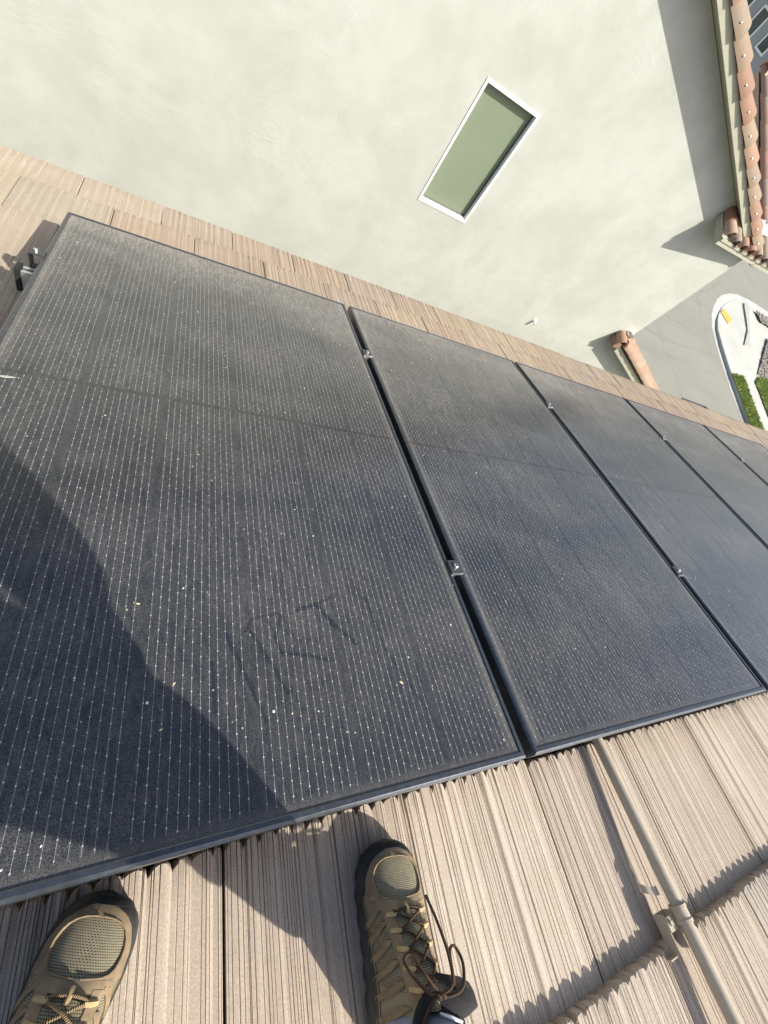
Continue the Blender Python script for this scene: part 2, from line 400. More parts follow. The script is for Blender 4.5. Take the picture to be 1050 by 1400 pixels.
yp = [lift(p, 0.05) for p in [(23.82, 15.16), (24.45, 15.54), (24.92, 15.03), (24.15, 14.5)]]
vs = [bm.verts.new((p[0], p[1], GZ + 0.075)) for p in yp]; bm.faces.new(vs[::-1])
for i in range(8):
    for j in range(6):
        a, b = (i + .5) / 8, (j + .5) / 6
        q = [Vector((*p, 0)) for p in yp]; c = (q[0] * (1 - a) + q[1] * a) * (1 - b) + (q[3] * (1 - a) + q[2] * a) * b
        bmesh.ops.create_cone(bm, cap_ends=True, segments=6, radius1=0.03, radius2=0.02, depth=0.02, matrix=Matrix.Translation((c.x, c.y, GZ + 0.084)))
bmesh.ops.recalc_face_normals(bm, faces=bm.faces)
tag(mesh_obj('ramp_pad', bm, M['yellow']), 'worn yellow tactile pad on the pavement corner ramp', 'ramp pad')
lsheet('ramp_groove', [(28.14, 17.39), (28.53, 17.54), (26.9, 15.04), (26.3, 14.25), (25.47, 13.56), (25.0, 13.41), (26.56, 14.92)], M['groove'], 0.10, 0.003)
def inpoly(x, y, P):
    c = False
    for (a, b), (d, e) in zip(P, P[1:] + P[:1]):
        if (b > y) != (e > y) and x < (d - a) * (y - b) / (e - b) + a: c = not c
    return c
def scatter(P, n):
    xs = [p[0] for p in P]; ys = [p[1] for p in P]; out = []
    while len(out) < n:
        x, y = random.uniform(min(xs), max(xs)), random.uniform(min(ys), max(ys))
        if inpoly(x, y, P): out.append((x, y))
    return out
def lawn(P, n):
    P = [lift(p, 0.14) for p in P]
    bm = bmesh.new()
    f = bm.faces.new([bm.verts.new((p[0], p[1], SZ + 0.006)) for p in P]); bm.normal_update()
    if f.normal.z < 0: f.normal_flip()
    for x, y in scatter(P, n):
        a = random.uniform(0, 6.28); h = random.uniform(0.05, 0.13); r = random.uniform(0.015, 0.035)
        d = Vector((math.cos(a), math.sin(a), 0)) * r; l = Vector((random.uniform(-.05, .05), random.uniform(-.05, .05), h))
        p = Vector((x, y, SZ + 0.005))
        g = bm.faces.new([bm.verts.new(p - d), bm.verts.new(p + d), bm.verts.new(p + l)]); g.material_index = 1
    return tag(mesh_obj('grass', bm, [M['soil'], M['blade']]), 'strip of clipped green grass beside the pavement', 'grass', None, 'stuff')
lawn([(22.03, 10.92), (23.17, 11.02), (23.11, 10.42), (22.95, 8.51), (22.85, 4), (21.6, 4), (21.77, 8.49)], 9000)
lawn([(24.54, 11.1), (25.31, 11.63), (26.41, 11.65), (27.5, 10.5), (27, 6), (24.0, 6), (24.33, 9.14)], 9000)
def gravel(P, n):
    P = [lift(p, 0.14) for p in P]; bm = bmesh.new()
    f = bm.faces.new([bm.verts.new((p[0], p[1], SZ + 0.005)) for p in P]); bm.normal_update()
    if f.normal.z < 0: f.normal_flip()
    for x, y in scatter(P, n):
        bmesh.ops.create_icosphere(bm, subdivisions=1, radius=random.uniform(0.03, 0.09), matrix=Matrix.Translation((x, y, SZ + 0.02)) @ Matrix.Diagonal((1, random.uniform(.6, 1), .6, 1)))
    return tag(mesh_obj('gravel', bm, M['gravel']), 'bed of grey gravel and stones beside the pavement', 'gravel', None, 'stuff')
gravel([(25.31, 11.75), (28.75, 14.76), (29.51, 15.39), (33, 15), (31, 11.8), (26.41, 11.75)], 1500)
gravel([(29.57, 17.4), (29.53, 16.58), (30.52, 16.61), (34, 16.5), (34, 17.3), (31.41, 17.45)], 500)

# ------------------------------------------------------------------ the house we stand on
house = empty('house', (0, 0, 0), 'own house with a brown ribbed concrete tile roof carrying the solar panels', 'house')
EV = 2.665                                       # eave edge, measured down the slope
bm = bmesh.new(); box(bm, -3.2, 7.0, -2.6, EV - 0.05, -0.30, -0.185)
roof = mesh_obj('roof', bm, M['deck'], house); roof.rotation_euler = ROT
bm = bmesh.new(); e0 = RP(0, EV - 0.5, -0.32)
box(bm, -3.0, 6.8, -3.5, e0.y, GZ, e0.z)
mesh_obj('wall', bm, M['wall'], house)
bm = bmesh.new(); box(bm, -3.2, 7.0, EV - 0.048, EV - 0.02, -0.36, -0.19)
fa = mesh_obj('fascia', bm, M['fascia'], house); fa.rotation_euler = ROT

TW = 0.3275; TT = 0.026                          # tile width and thickness
def tile_mesh(seed, length, wear=1.0, gap=0.0024):
    rnd = random.Random(seed)
    # ribbed profile: broad ribs about 29 mm apart, each split by narrow grooves
    xs, hs = [], []
    x = 0.0; half = TW / 2 - gap
    ribs = []
    while x < 2 * half - 0.004:
        wv = min(rnd.uniform(0.024, 0.034), 2 * half - x); ribs.append((x, wv)); x += wv
    for rx, wv in ribs:
        amp = rnd.uniform(0.0009, 0.0019) * (1 if wear == 1 else 0.8); skew = rnd.uniform(0.55, 0.8)
        n = rnd.choice((3, 4, 4, 5)); cuts = sorted(rnd.uniform(0.08, 0.96) for _ in range(n))
        pts = []
        def hh(q): return amp * (q / skew if q < skew else max(0.0, 1 - ((q - skew) / (1 - skew)) ** 2.2)) - amp * 0.5
        for q in (0.0, 0.12, 0.3, 0.5, 0.68, skew, 0.9): pts.append((q, hh(q)))
        for c in cuts:
            gw = rnd.uniform(0.0006, 0.0010) / wv; gd = rnd.uniform(0.0009, 0.0019) * (1 if wear == 1 else 0.7)
            pts += [(c - gw, hh(c - gw)), (c, hh(c) - gd), (c + gw, hh(c + gw))]
            pts = [p for p in pts if not (c - gw * 1.01 < p[0] < c + gw * 1.01 and p[0] not in (c, c - gw, c + gw))]
        for q, h in sorted(pts): xs.append(-half + rx + q * wv); hs.append(h)
    xs.append(half); hs.append(-0.001)
    o = sorted(zip(xs, hs)); xs = [a for a, _ in o]; hs = [b for _, b in o]
    bm = bmesh.new()
    amps = [rnd.uniform(0.006, 0.015) * wear for _ in ribs]; sk = [rnd.uniform(0.22, 0.5) for _ in ribs]
    jag = []
    for x in xs:                                  # worn butt edge: each rib ends in a tongue, with a V bite between ribs
        y = 0.0
        for (rx, wv), am, k in zip(ribs, amps, sk):
            q = (x + half - rx) / wv
            if -0.001 <= q <= 1.001:
                y = -am * (max(0.0, 1 - q / k) ** 1.2 if q < k else max(0.0, (q - 0.72) / 0.28) * 0.55)
        jag.append(y + rnd.uniform(-0.0012, 0.0012))
    rows = []
    # back end -> butt end (butt at y=0, tile runs to y=-length up the slope)
    for k, (yy, zz) in enumerate(((-length, -TT * length / 0.35), (-length * 0.5, -TT * length / 0.70), (-0.045, -TT * 0.045 / 0.35), (-0.003, -0.0004), (0.0, -0.003))):
        g = 1.0 if k < 2 else (1.3 if k == 2 else 2.4) ** (1 if wear == 1 else 0.6)
        rows.append([(x, yy + (jag[i] if k >= 3 else 0), zz + h * g - (rnd.uniform(0, 0.0016) if k >= 3 else 0)) for i, (x, h) in enumerate(zip(xs, hs))])
    rows.append([(x, jag[i] * 0.9 + rnd.uniform(-0.002, 0.003), -TT * 0.5 + rnd.uniform(-.003, .003)) for i, x in enumerate(xs)])
    rows.append([(x, jag[i] * 0.35 + rnd.uniform(-0.003, 0.003), -TT - 0.004) for i, x in enumerate(xs)])
    vr = grid(bm, rows, 0, flip=True)
    # side walls
    for col in (0, -1):
        up = [r[col] for r in vr[:5]]
        dn = [bm.verts.new((v.co.x, v.co.y, v.co.z - TT)) for v in up]
        for a in range(4):
            q = [up[a], up[a + 1], dn[a + 1], dn[a]]
            bm.faces.new(q if col == 0 else q[::-1])
    bmesh.ops.recalc_face_normals(bm, faces=bm.faces)
    me = bpy.data.meshes.new('roof_tile'); bm.to_mesh(me); bm.free(); me.materials.append(M['tile'])
    return me
NEAR = [tile_mesh(i, 0.40) for i in range(10)]
FAR = [tile_mesh(20 + i, 0.40, 0.42, 0.0022) for i in range(8)]
NB = -0.124                                       # top of a tile at its butt, below the panel plane
PAL_NEAR = [(0.520, 0.455, 0.385), (0.495, 0.430, 0.362), (0.535, 0.470, 0.395), (0.475, 0.425, 0.368), (0.510, 0.440, 0.365)]
PAL_FAR = [(0.425, 0.350, 0.275), (0.41, 0.330, 0.258), (0.44, 0.370, 0.28), (0.415, 0.352, 0.285), (0.40, 0.328, 0.26), (0.435, 0.362, 0.275)]
def course(vb, u_off, u0, u1, pal, butt=None):
    k0 = math.floor((u0 - u_off) / TW)
    k1 = math.ceil((u1 - u_off) / TW)
    for k in range(k0, k1):
        o = bpy.data.objects.new('roof_tile', random.choice(FAR if pal is PAL_FAR else NEAR)); C.objects.link(o); o.parent = roof
        o.location = (u_off + (k + 0.5) * TW, vb + random.uniform(-0.004, 0.004), NB + random.uniform(-0.0015, 0.0015))
        o.rotation_euler = (random.uniform(-.003, .003), random.uniform(-.004, .004), random.uniform(-.004, .004))
        c = random.choice(pal); j = random.uniform(0.95, 1.05)
        if pal is PAL_FAR and u_off + k * TW < -1.0: c = [q * 0.5 + r * 0.5 for q, r in zip(c, (0.47, 0.43, 0.35))]
        o.color = (c[0] * j, c[1] * j, c[2] * j, 1)
# near courses (butts at 0, -0.35, ...); seams at u = -0.572 + k*TW for the course under our feet
course(0.345, -0.572 + 0.5 * TW, -1.9, -1.0, PAL_NEAR)
course(0.004, -0.572, -1.9, 3.4, PAL_NEAR)
course(-0.352, -0.572 + 0.47 * TW, -1.9, 3.4, PAL_NEAR)
course(-0.70, -0.572, -1.9, 1.6, PAL_NEAR)
course(-1.05, -0.572 + 0.5 * TW, -1.9, 1.6, PAL_NEAR)
course(-1.40, -0.572, -1.9, 1.6, PAL_NEAR)
# the eave and the strip left of the first panel
course(EV, -1.128, -2.6, 6.4, PAL_FAR)
course(2.41, -1.128 + 0.45 * TW, -2.6, 6.4, PAL_FAR)
course(2.06, -1.128 + 0.02 * TW, -2.6, 6.4, PAL_FAR)
course(1.71, -1.128 + 0.52 * TW, -2.6, -0.7, PAL_FAR)
course(1.36, -1.128 + 0.05 * TW, -2.6, -0.7, PAL_FAR)
course(1.01, -1.128 + 0.5 * TW, -2.6, -0.7, PAL_FAR)
course(0.66, -1.128, -2.6, -0.7, PAL_FAR)
course(1.71, -1.128 + 0.52 * TW, 4.0, 5.6, PAL_FAR)
course(1.36, -1.128 + 0.05 * TW, 4.0, 5.6, PAL_FAR)

# ------------------------------------------------------------------ solar panels, clamps, rails
SMUDGE_PX = []
def panel_frame_mesh():
    bm = bmesh.new(); hw = PWD / 2; lip = 0.012; H = 0.032
    prof = [(0.0, -H), (0.0, -0.0012), (0.0012, 0.0), (lip - 0.0012, 0.0), (lip - 0.0002, -0.0010), (lip, -0.0026)]
    prof = [(0.0, -H), (0.0, -0.0040), (0.0030, -0.0010), (0.0042, 0.0), (lip - 0.0015, 0.0), (lip, -0.0012), (lip, -0.005)]
    rows = [[(-hw + a, a, z), (hw - a, a, z), (hw - a, PL - a, z), (-hw + a, PL - a, z)] for a, z in prof]
    grid(bm, rows, 0, closed=True)
    rows = [[(-hw + a, a, z), (hw - a, a, z), (hw - a, PL - a, z), (-hw + a, PL - a, z)] for a, z in ((0, -H), (0.028, -H), (0.028, -H + 0.002))]
    grid(bm, rows, 0, closed=True, flip=True)
    bmesh.ops.recalc_face_normals(bm, faces=bm.faces)
    me = bpy.data.meshes.new('frame'); bm.to_mesh(me); bm.free(); me.materials.append(M['frame'])
    return me
def glass_mesh(mat):
    bm = bmesh.new(); hw = PWD / 2 - 0.0118
    z1, z0 = -0.0034, -0.0075
    box(bm, -hw, hw, 0.0118, PL - 0.0118, z0, z1)
    me = bpy.data.meshes.new('glass'); bm.to_mesh(me); bm.free(); me.materials.append(mat)
    return me
# finger marks on the first panel, in its own metres (from its centre line, from its near edge)
SMUDGE += [((-0.038, 0.298), (0.004, 0.188), 0.0028),
           ((0.004, 0.188), (0.021, 0.143), 0.0028),
           ((0.0, 0.308), (0.039, 0.231), 0.0026),
           ((0.039, 0.231), (0.06, 0.183), 0.0026),
           ((-0.004, 0.3), (0.009, 0.324), 0.0018),
           ((0.009, 0.324), (0.06, 0.333), 0.0018),
           ((0.064, 0.335), (0.049, 0.284), 0.0026),
           ((0.049, 0.284), (0.056, 0.254), 0.0026),
           ((0.056, 0.254), (0.114, 0.243), 0.0026),
           ((0.114, 0.243), (0.147, 0.231), 0.0026),
           ((0.096, 0.338), (0.139, 0.35), 0.0042),
           ((0.139, 0.35), (0.167, 0.303), 0.0042),
           ((0.167, 0.303), (0.208, 0.26), 0.0042),
           ((0.139, 0.35), (0.187, 0.371), 0.0015),
           ((-0.061, 0.248), (-0.057, 0.167), 0.003),
           ((0.248, 0.374), (0.255, 0.347), 0.0019),
           ((0.255, 0.347), (0.268, 0.245), 0.0019),
           ((0.268, 0.245), (0.314, 0.145), 0.0019),
           ((0.314, 0.145), (0.341, 0.08), 0.0019)]
FR = panel_frame_mesh()
labels = ['dusty black solar panel nearest the shoes, with finger marks and a body shadow',
          'dusty black solar panel, second from the shoes, meeting the beige conduit at its near edge',
          'dusty solar panel between the second and fourth of the row, near corner cut off',
          'fourth solar panel from the shoes, greyish with sky reflection at right',
          'farthest solar panel of the row, at the right edge by the street']
panels = []
for i in range(5):
    u0 = (i - 1) * (PWD + GAP)
    p = empty('solar_panel', RP(u0 + PWD / 2, 0, 0), labels[i], 'solar panel', 'solar panels in a row on the roof', ROT)
    f = bpy.data.objects.new('frame', FR); C.objects.link(f); f.parent = p
    g = bpy.data.objects.new('glass', glass_mesh(mat_glass(i == 0, 1.3 * i))); C.objects.link(g); g.parent = p
    panels.append(p)
RAILV = (1.463, 0.442)
# mid clamps
def clamp_parts(root, end=False):
    bm = bmesh.new(); box(bm, -0.019, 0.019, -0.020, 0.020, 0.0004, 0.0045, 0, 0.0012)
    mesh_obj('clamp_plate', bm, M['clamp'], root)
    bm = bmesh.new(); tube(bm, [(0, 0, 0.004), (0, 0, 0.010), (0, 0, 0.0115)], [0.0068, 0.0068, 0.0050], 12)
    b = mesh_obj('bolt_head', bm, M['rail'], root, True, 40)
    bm = bmesh.new(); tube(bm, [(0, 0, 0.0117), (0, 0, 0.0119)], [0.0032, 0.0031], 6)
    mesh_obj('hex_socket', bm, M['black_plastic'], b)
    bm = bmesh.new(); box(bm, -0.0165, 0.0165, -0.0215, -0.0203, -0.003, 0.0055, 0, 0)
    box(bm, -0.0095, 0.0095, -0.016, 0.016, -0.03, 0.0003)
    mesh_obj('bright_edge', bm, M['rail'], root)
proto = None
cl = [('first', 'second'), ('second', 'third'), ('third', 'fourth'), ('fourth', 'farthest')]
for i in range(4):
    for j, v in enumerate(RAILV):
        lab = 'small dark mid clamp between the %s and %s panel, %s' % (cl[i] + ('toward the eave' if j == 0 else 'nearer the shoes',))
        loc = RP(i * (PWD + GAP) - GAP / 2, v, 0)
        if proto is None:
            proto = empty('mid_clamp', loc, lab, 'clamp', 'clamps between the solar panels', ROT); clamp_parts(proto); q = proto
        else:
            q = dup_tree(proto); q.location = loc; q['label'] = lab
# rails under the panels
def rail(v, lab):
    r = empty('mounting_rail', RP(-1.102, v, -0.034), lab, 'rail', 'mounting rails under the panels', ROT)
    bm = bmesh.new(); Lr = 5.7
    sec = [(-0.018, -0.052), (0.018, -0.052), (0.018, -0.002), (0.007, -0.002), (0.007, -0.012), (0.012, -0.014), (0.012, -0.022), (-0.012, -0.022), (-0.012, -0.014), (-0.007, -0.012), (-0.007, -0.002), (-0.018, -0.002)]
    a = [bm.verts.new((0, y, z)) for y, z in sec]; b = [bm.verts.new((Lr, y, z)) for y, z in sec]
    for i in range(len(sec)):
        j = (i + 1) % len(sec); bm.faces.new([a[i], a[j], b[j], b[i]])
    bm.faces.new(a[::-1]); bm.faces.new(b)
    bmesh.ops.recalc_face_normals(bm, faces=bm.faces)
    mesh_obj('rail_bar', bm, M['rail'], r)
    bm = bmesh.new(); box(bm, -0.014, -0.001, -0.024, 0.024, -0.060, 0.004, 0, 0.002)
    mesh_obj('end_cap', bm, M['black_plastic'], r)
    return r
rail(RAILV[0], 'silver mounting rail with a black end cap sticking out left of the nearest panel')
rail(RAILV[1], 'silver mounting rail under the panels nearer the shoes')
ec = empty('end_clamp', RP(-1.062, RAILV[0] + 0.045, 0), 'dark end clamp gripping the left edge of the nearest panel by the rail end', 'clamp', None, ROT)
bm = bmesh.new(); box(bm, -0.026, 0.010, -0.018, 0.018, 0.0005, 0.005, 0, 0.001); mesh_obj('clamp_plate', bm, M['clamp'], ec)
bm = bmesh.new(); box(bm, -0.028, -0.0245, -0.018, 0.018, -0.040, 0.0005, 0, 0.0008); box(bm, -0.0243, -0.004, -0.018, 0.018, -0.044, -0.0405, 0, 0.0005); mesh_obj('clamp_leg', bm, M['black_plastic'], ec)
bm = bmesh.new(); tube(bm, [(-0.012, 0, 0.005), (-0.012, 0, 0.011)], 0.006, 8); mesh_obj('bolt_head', bm, M['rail'], ec)

# dry flecks lying on the glass
bm = bmesh.new()
for k in range(420):
    u = random.uniform(-1.04, 4.2) if k > 140 else random.uniform(-1.04, 0.6); v = random.uniform(0.03, 1.84)
    r = random.uniform(0.0007, 0.0016) if k > 14 else random.uniform(0.0016, 0.0026)
    if abs((u / (PWD + GAP)) % 1.0 - 0.99) < 0.02: continue
    a = random.uniform(0, 3.14); el = random.uniform(1, 2.2)
    mx = Matrix.Translation((u, v, -0.0028)) @ Matrix.Rotation(a, 4, 'Z') @ Matrix.Diagonal((r * el, r, r * 0.35, 1))
    n0 = len(bm.faces)
    res = bmesh.ops.create_icosphere(bm, subdivisions=1, radius=1, matrix=mx)
    mi = 0 if random.random() < 0.55 else 1
    for f in {f for vv in res['verts'] for f in vv.link_faces}: f.material_index = mi
fl = mesh_obj('dry_flecks', bm, [M['fleck'], M['fleck_white']]); fl.rotation_euler = ROT
tag(fl, 'scattered dry seed flecks lying on the solar panels', 'flecks', None, 'stuff')
bm = bmesh.new()
rows = [[(0.020 * (q - .5) * 1.9, 0.0045 * math.sin(math.pi * q) * s, 0.0012 * math.sin(math.pi * q) * (1 - s * s)) for q in [k / 8 for k in range(9)]] for s in (-1, -.5, 0, .5, 1)]
grid(bm, rows); bmesh.ops.solidify(bm, geom=bm.faces[:], thickness=0.0006)
lf = mesh_obj('dead_leaf', bm, M['fleck_white'], None, True); lf.location = RP(-1.012, 0.912, -0.0018); lf.rotation_euler = (-PITCH, 0, 0.1)
tag(lf, 'tiny pale dried leaf at the left edge of the nearest panel', 'leaf')

# ------------------------------------------------------------------ conduit on the roof
cd = empty('conduit', RP(0.30, -0.3, -0.145), 'beige painted conduit pipe running up the tiles from under the second panel', 'pipe', None, ROT)
cinv = lambda u, v, n: (u - 0.30, v + 0.3, n + 0.145)
bm = bmesh.new(); tube(bm, [cinv(u, v, n) for u, v, n in ((0.311, 0.30, -0.097), (0.305, 0.0, -0.097), (0.296, -0.25, -0.095), (0.289, -0.47, -0.093), (0.280, -0.75, -0.090), (0.262, -1.3, -0.088))], 0.0132, 20)
mesh_obj('pipe', bm, M['pipe'], cd, True, 50)
# strap round the pipe and the bent bracket it screws to
bm = bmesh.new()
def strap_ring(v, w2, r):
    c = Vector(cinv(0.2925, v, -0.0945)); rows = []
    for yy, rr in ((-w2, r), (-w2, r + 0.0022), (w2, r + 0.0022), (w2, r)):
        rows.append([c + Vector((rr * math.cos(a), yy, rr * math.sin(a))) for a in [2 * math.pi * k / 24 for k in range(24)]])
    grid(bm, rows + [rows[0]], 0, closed=True)
strap_ring(-0.318, 0.011, 0.0134); strap_ring(-0.330, 0.0028, 0.0150); strap_ring(-0.308, 0.0028, 0.0149)
bmesh.ops.recalc_face_normals(bm, faces=bm.faces)
st = mesh_obj('strap', bm, M['pipe'], cd, True, 35)
bm = bmesh.new(); c = cinv(0.2655, -0.326, -0.105); box(bm, c[0] - 0.012, c[0] + 0.010, c[1] - 0.012, c[1] + 0.010, c[2] - 0.0015, c[2] + 0.0015, 0, 0.0006)
tube(bm, [(c[0] - 0.004, c[1], c[2] + 0.0015), (c[0] - 0.004, c[1], c[2] + 0.006)], 0.0045, 6)
mesh_obj('strap_ear', bm, M['pipe'], st)
bm = bmesh.new(); c = cinv(0.2655, -0.348, -0.11)
box(bm, c[0] - 0.013, c[0] - 0.0105, c[1] - 0.022, c[1] + 0.036, c[2] - 0.020, c[2] + 0.004, 0, 0.0006)
box(bm, c[0] - 0.0103, c[0] + 0.022, c[1] - 0.022, c[1] + 0.036, c[2] - 0.0215, c[2] - 0.0190, 0, 0.0006)
box(bm, c[0] + 0.0222, c[0] + 0.0247, c[1] - 0.022, c[1] + 0.036, c[2] - 0.020, c[2] - 0.001, 0, 0.0006)
box(bm, c[0] - 0.034, c[0] - 0.0132, c[1] - 0.025, c[1] - 0.0223, c[2] - 0.020, c[2] - 0.006, 0, 0.0006)
mesh_obj('bracket', bm, M['pipe'], cd)
# loose end of a strap sticking up off the tile to the left
pts = spline([cinv(0.281, -0.279, -0.112), cinv(0.266, -0.278, -0.106), cinv(0.250, -0.272, -0.110), cinv(0.243, -0.266, -0.118)], 5)
bm = bmesh.new()
rows = [[(p.x, p.y - 0.007 * s, p.z) for p in pts] for s in (-1, 1)] + [[(p.x, p.y + 0.007 * s, p.z - 0.0018) for p in pts] for s in (-1, 1)]
grid(bm, rows + [rows[0]]); bmesh.ops.recalc_face_normals(bm, faces=bm.faces)
mesh_obj('strap_tail', bm, M['pipe'], cd, True, 40)

# grey gutter end peeping past the eave
gm = empty('gutter_end', RP(4.42, EV + 0.05, -0.17), 'short dark metal gutter end peeping past the tile eave near the street', 'gutter', None, ROT)
bm = bmesh.new()
sec = [(0.05 * math.cos(a), 0.05 * math.sin(a)) for a in [math.pi + math.pi * k / 10 for k in range(11)]]
sec += [(0.046 * math.cos(a), 0.046 * math.sin(a)) for a in [2 * math.pi - math.pi * k / 10 for k in range(11)]]
a = [bm.verts.new((-0.25, y, z + 0.03)) for y, z in sec]; b = [bm.verts.new((0.25, y, z + 0.03)) for y, z in sec]
for i in range(len(sec)): bm.faces.new([a[i], a[(i + 1) % len(sec)], b[(i + 1) % len(sec)], b[i]])
bmesh.ops.recalc_face_normals(bm, faces=bm.faces); mesh_obj('channel', bm, M['frame'], gm, True, 40)
bm = bmesh.new(); box(bm, 0.2505, 0.256, -0.052, 0.052, -0.022, 0.032, 0, 0.002); mesh_obj('end_plate', bm, M['white'], gm)

# ------------------------------------------------------------------ neighbour's house
WY = 4.6
nb = empty('neighbour_house', (0, WY, GZ), 'cream stucco gable house next door with clay tile edge and green window', 'house')
NBI = Vector((0, WY, GZ))
def NL(p): return Vector(p) - NBI
def ztop(x): return 0.493 - 0.336 * (x - 2.531) if x > -4 else 0.493 - 0.336 * (-4 - 2.531) + 0.336 * (x + 4)
wx0, wx1, wz0, wz1 = 1.392, 2.008, -1.692, -0.612
XR = 5.675
def poly(bm, pts, mi=0): 
    f = bm.faces.new([bm.verts.new(NL(p)) for p in pts]); f.material_index = mi; return f
bm = bmesh.new()
def wq(x0, x1, zb0, zt0, zb1, zt1): poly(bm, [(x0, WY, zb0), (x1, WY, zb1), (x1, WY, zt1), (x0, WY, zt0)])
wq(-10, -4, GZ, ztop(-10), GZ, ztop(-4)); wq(-4, wx0, GZ, ztop(-4), GZ, ztop(wx0))
wq(wx0, wx1, GZ, wz0, GZ, wz0); wq(wx0, wx1, wz1, ztop(wx0), wz1, ztop(wx1)); wq(wx1, XR, GZ, ztop(wx1), GZ, ztop(XR))
poly(bm, [(XR, WY, GZ), (XR, WY + 9, GZ), (XR, WY + 9, ztop(XR)), (XR, WY, ztop(XR))])
poly(bm, [(-10, WY, GZ), (-10, WY, ztop(-10)), (-10, WY + 9, ztop(-10)), (-10, WY + 9, GZ)])
RD = 0.10
for (a, b) in (((wx0, wz0), (wx0, wz1)), ((wx0, wz1), (wx1, wz1)), ((wx1, wz1), (wx1, wz0)), ((wx1, wz0), (wx0, wz0))):
    poly(bm, [(a[0], WY, a[1]), (b[0], WY, b[1]), (b[0], WY + RD, b[1]), (a[0], WY + RD, a[1])])
bmesh.ops.remove_doubles(bm, verts=bm.verts, dist=0.0005)
mesh_obj('wall', bm, M['wall'], nb)
# window: white frame flush with the wall, dark track, recessed green pane
def ring(bm, x0, x1, z0, z1, t, y0, y1):
    box(bm, *(x0, x0 + t), y0, y1, z0, z1); box(bm, *(x1 - t, x1), y0, y1, z0, z1)
    box(bm, x0 + t, x1 - t, y0, y1, z0, z0 + t); box(bm, x0 + t, x1 - t, y0, y1, z1 - t, z1)
win = bpy.data.objects.new('window', None); C.objects.link(win); win.parent = nb; win.location = NL((wx0, WY, wz0))
ww, wh = wx1 - wx0, wz1 - wz0
bm = bmesh.new(); ring(bm, 0.001, ww - 0.001, 0.001, wh - 0.001, 0.025, -0.006, 0.08); mesh_obj('window_frame', bm, M['white'], win)
bm = bmesh.new(); ring(bm, 0.0265, ww - 0.0265, 0.0265, wh - 0.0265, 0.012, 0.030, 0.075); mesh_obj('window_track', bm, M['track'], win)
bm = bmesh.new(); ring(bm, 0.0270, ww - 0.0270, 0.0270, wh - 0.0270, 0.006, 0.012, 0.0295); mesh_obj('inner_rim', bm, M['white'], win)
bm = bmesh.new(); box(bm, 0.028, ww - 0.028, 0.050, 0.056, 0.028, wh - 0.028); mesh_obj('pane', bm, M['pane'], win)

sp = empty('wall_spout', (3.905, WY, -2.45), 'small white pipe stub poking out of the cream wall just above the tile edge', 'spout')
bm = bmesh.new(); tube(bm, [(0, 0.01, 0.008), (0, -0.03, 0.002), (0, -0.062, -0.012)], 0.019, 12, caps=False); tube(bm, [(0, -0.062, -0.012), (0, -0.03, 0.002)], 0.015, 12, caps=False)
bmesh.ops.recalc_face_normals(bm, faces=bm.faces); mesh_obj('stub', bm, M['white'], sp, True, 40)
bm = bmesh.new(); tube(bm, [(0, 0.001, 0.007), (0, -0.005, 0.006), (0, -0.007, 0.006)], [0.034, 0.034, 0.026], 14); mesh_obj('collar', bm, M['white'], sp, True, 40)

# gable roof slab, fascia, soffit
RY = 4.43; SL = math.atan(0.336); cs, sn = math.cos(SL), math.sin(SL)
XE = 5.12                                         # lower end of the visible rake
bm = bmesh.new()
def slab(bm, x0, x1, y0, y1, d0, d1):             # d measured up from the rake's lower edge
    v = [(x0, y0, ztop(x0) + d0), (x1, y0, ztop(x1) + d0), (x1, y1, ztop(x1) + d0), (x0, y1, ztop(x0) + d0),
         (x0, y0, ztop(x0) + d1), (x1, y0, ztop(x1) + d1), (x1, y1, ztop(x1) + d1), (x0, y1, ztop(x0) + d1)]
    vs = [bm.verts.new(NL(p)) for p in v]
    for q in ((3,2,1,0),(4,5,6,7),(0,1,5,4),(1,2,6,5),(2,3,7,6),(3,0,4,7)): bm.faces.new([vs[i] for i in q])
slab(bm, -4, 5.75, RY + 0.055, WY + 9.4, 0.045, 0.13); slab(bm, -10.4, -4, RY + 0.055, WY + 9.4, 0.045, 0.13)
mesh_obj('roof', bm, M['farroof'], nb)
bm = bmesh.new(); slab(bm, -4, XE, RY, RY + 0.05, 0.0, 0.075); slab(bm, -10.4, -4.001, RY, RY + 0.05, 0.0, 0.075)
mesh_obj('fascia', bm, M['fascia'], nb)
bm = bmesh.new(); slab(bm, -4, XE, RY + 0.051, WY - 0.002, 0.004, 0.03); mesh_obj('soffit', bm, M['soffit'], nb)
# barrel tiles along the rake, lapped down the slope
def barrel_mesh(r0, r1, L, arc0=-10, arc1=190, th=0.012, skirt=0.0, name='rake_tile'):
    bm = bmesh.new(); N = 12; rows = []
    for k, (x, r) in enumerate(((0, r0), (L * 0.5, (r0 + r1) / 2), (L, r1))):
        outer = [(x, r * math.cos(a), r * math.sin(a)) for a in [math.radians(arc0 + (arc1 - arc0) * i / N) for i in range(N + 1)]]
        ri = r - th
        inner = [(x, ri * math.cos(a), ri * math.sin(a)) for a in [math.radians(arc1 - (arc1 - arc0) * i / N) for i in range(N + 1)]]
        if skirt: outer = outer + [(x, outer[-1][1], outer[-1][2] - skirt), (x, outer[-1][1] + th, outer[-1][2] - skirt)]
        rows.append(outer + inner)
    vr = grid(bm, rows, 0, closed=True)
    bm.faces.new(vr[0]); bm.faces.new(vr[-1][::-1]); bmesh.ops.recalc_face_normals(bm, faces=bm.faces)
    me = bpy.data.meshes.new(name); bm.to_mesh(me); bm.free(); me.materials.append(M['clay'])
    for p in me.polygons: p.use_smooth = len(p.vertices) == 4
    me.set_sharp_from_angle(angle=math.radians(45))
    return me
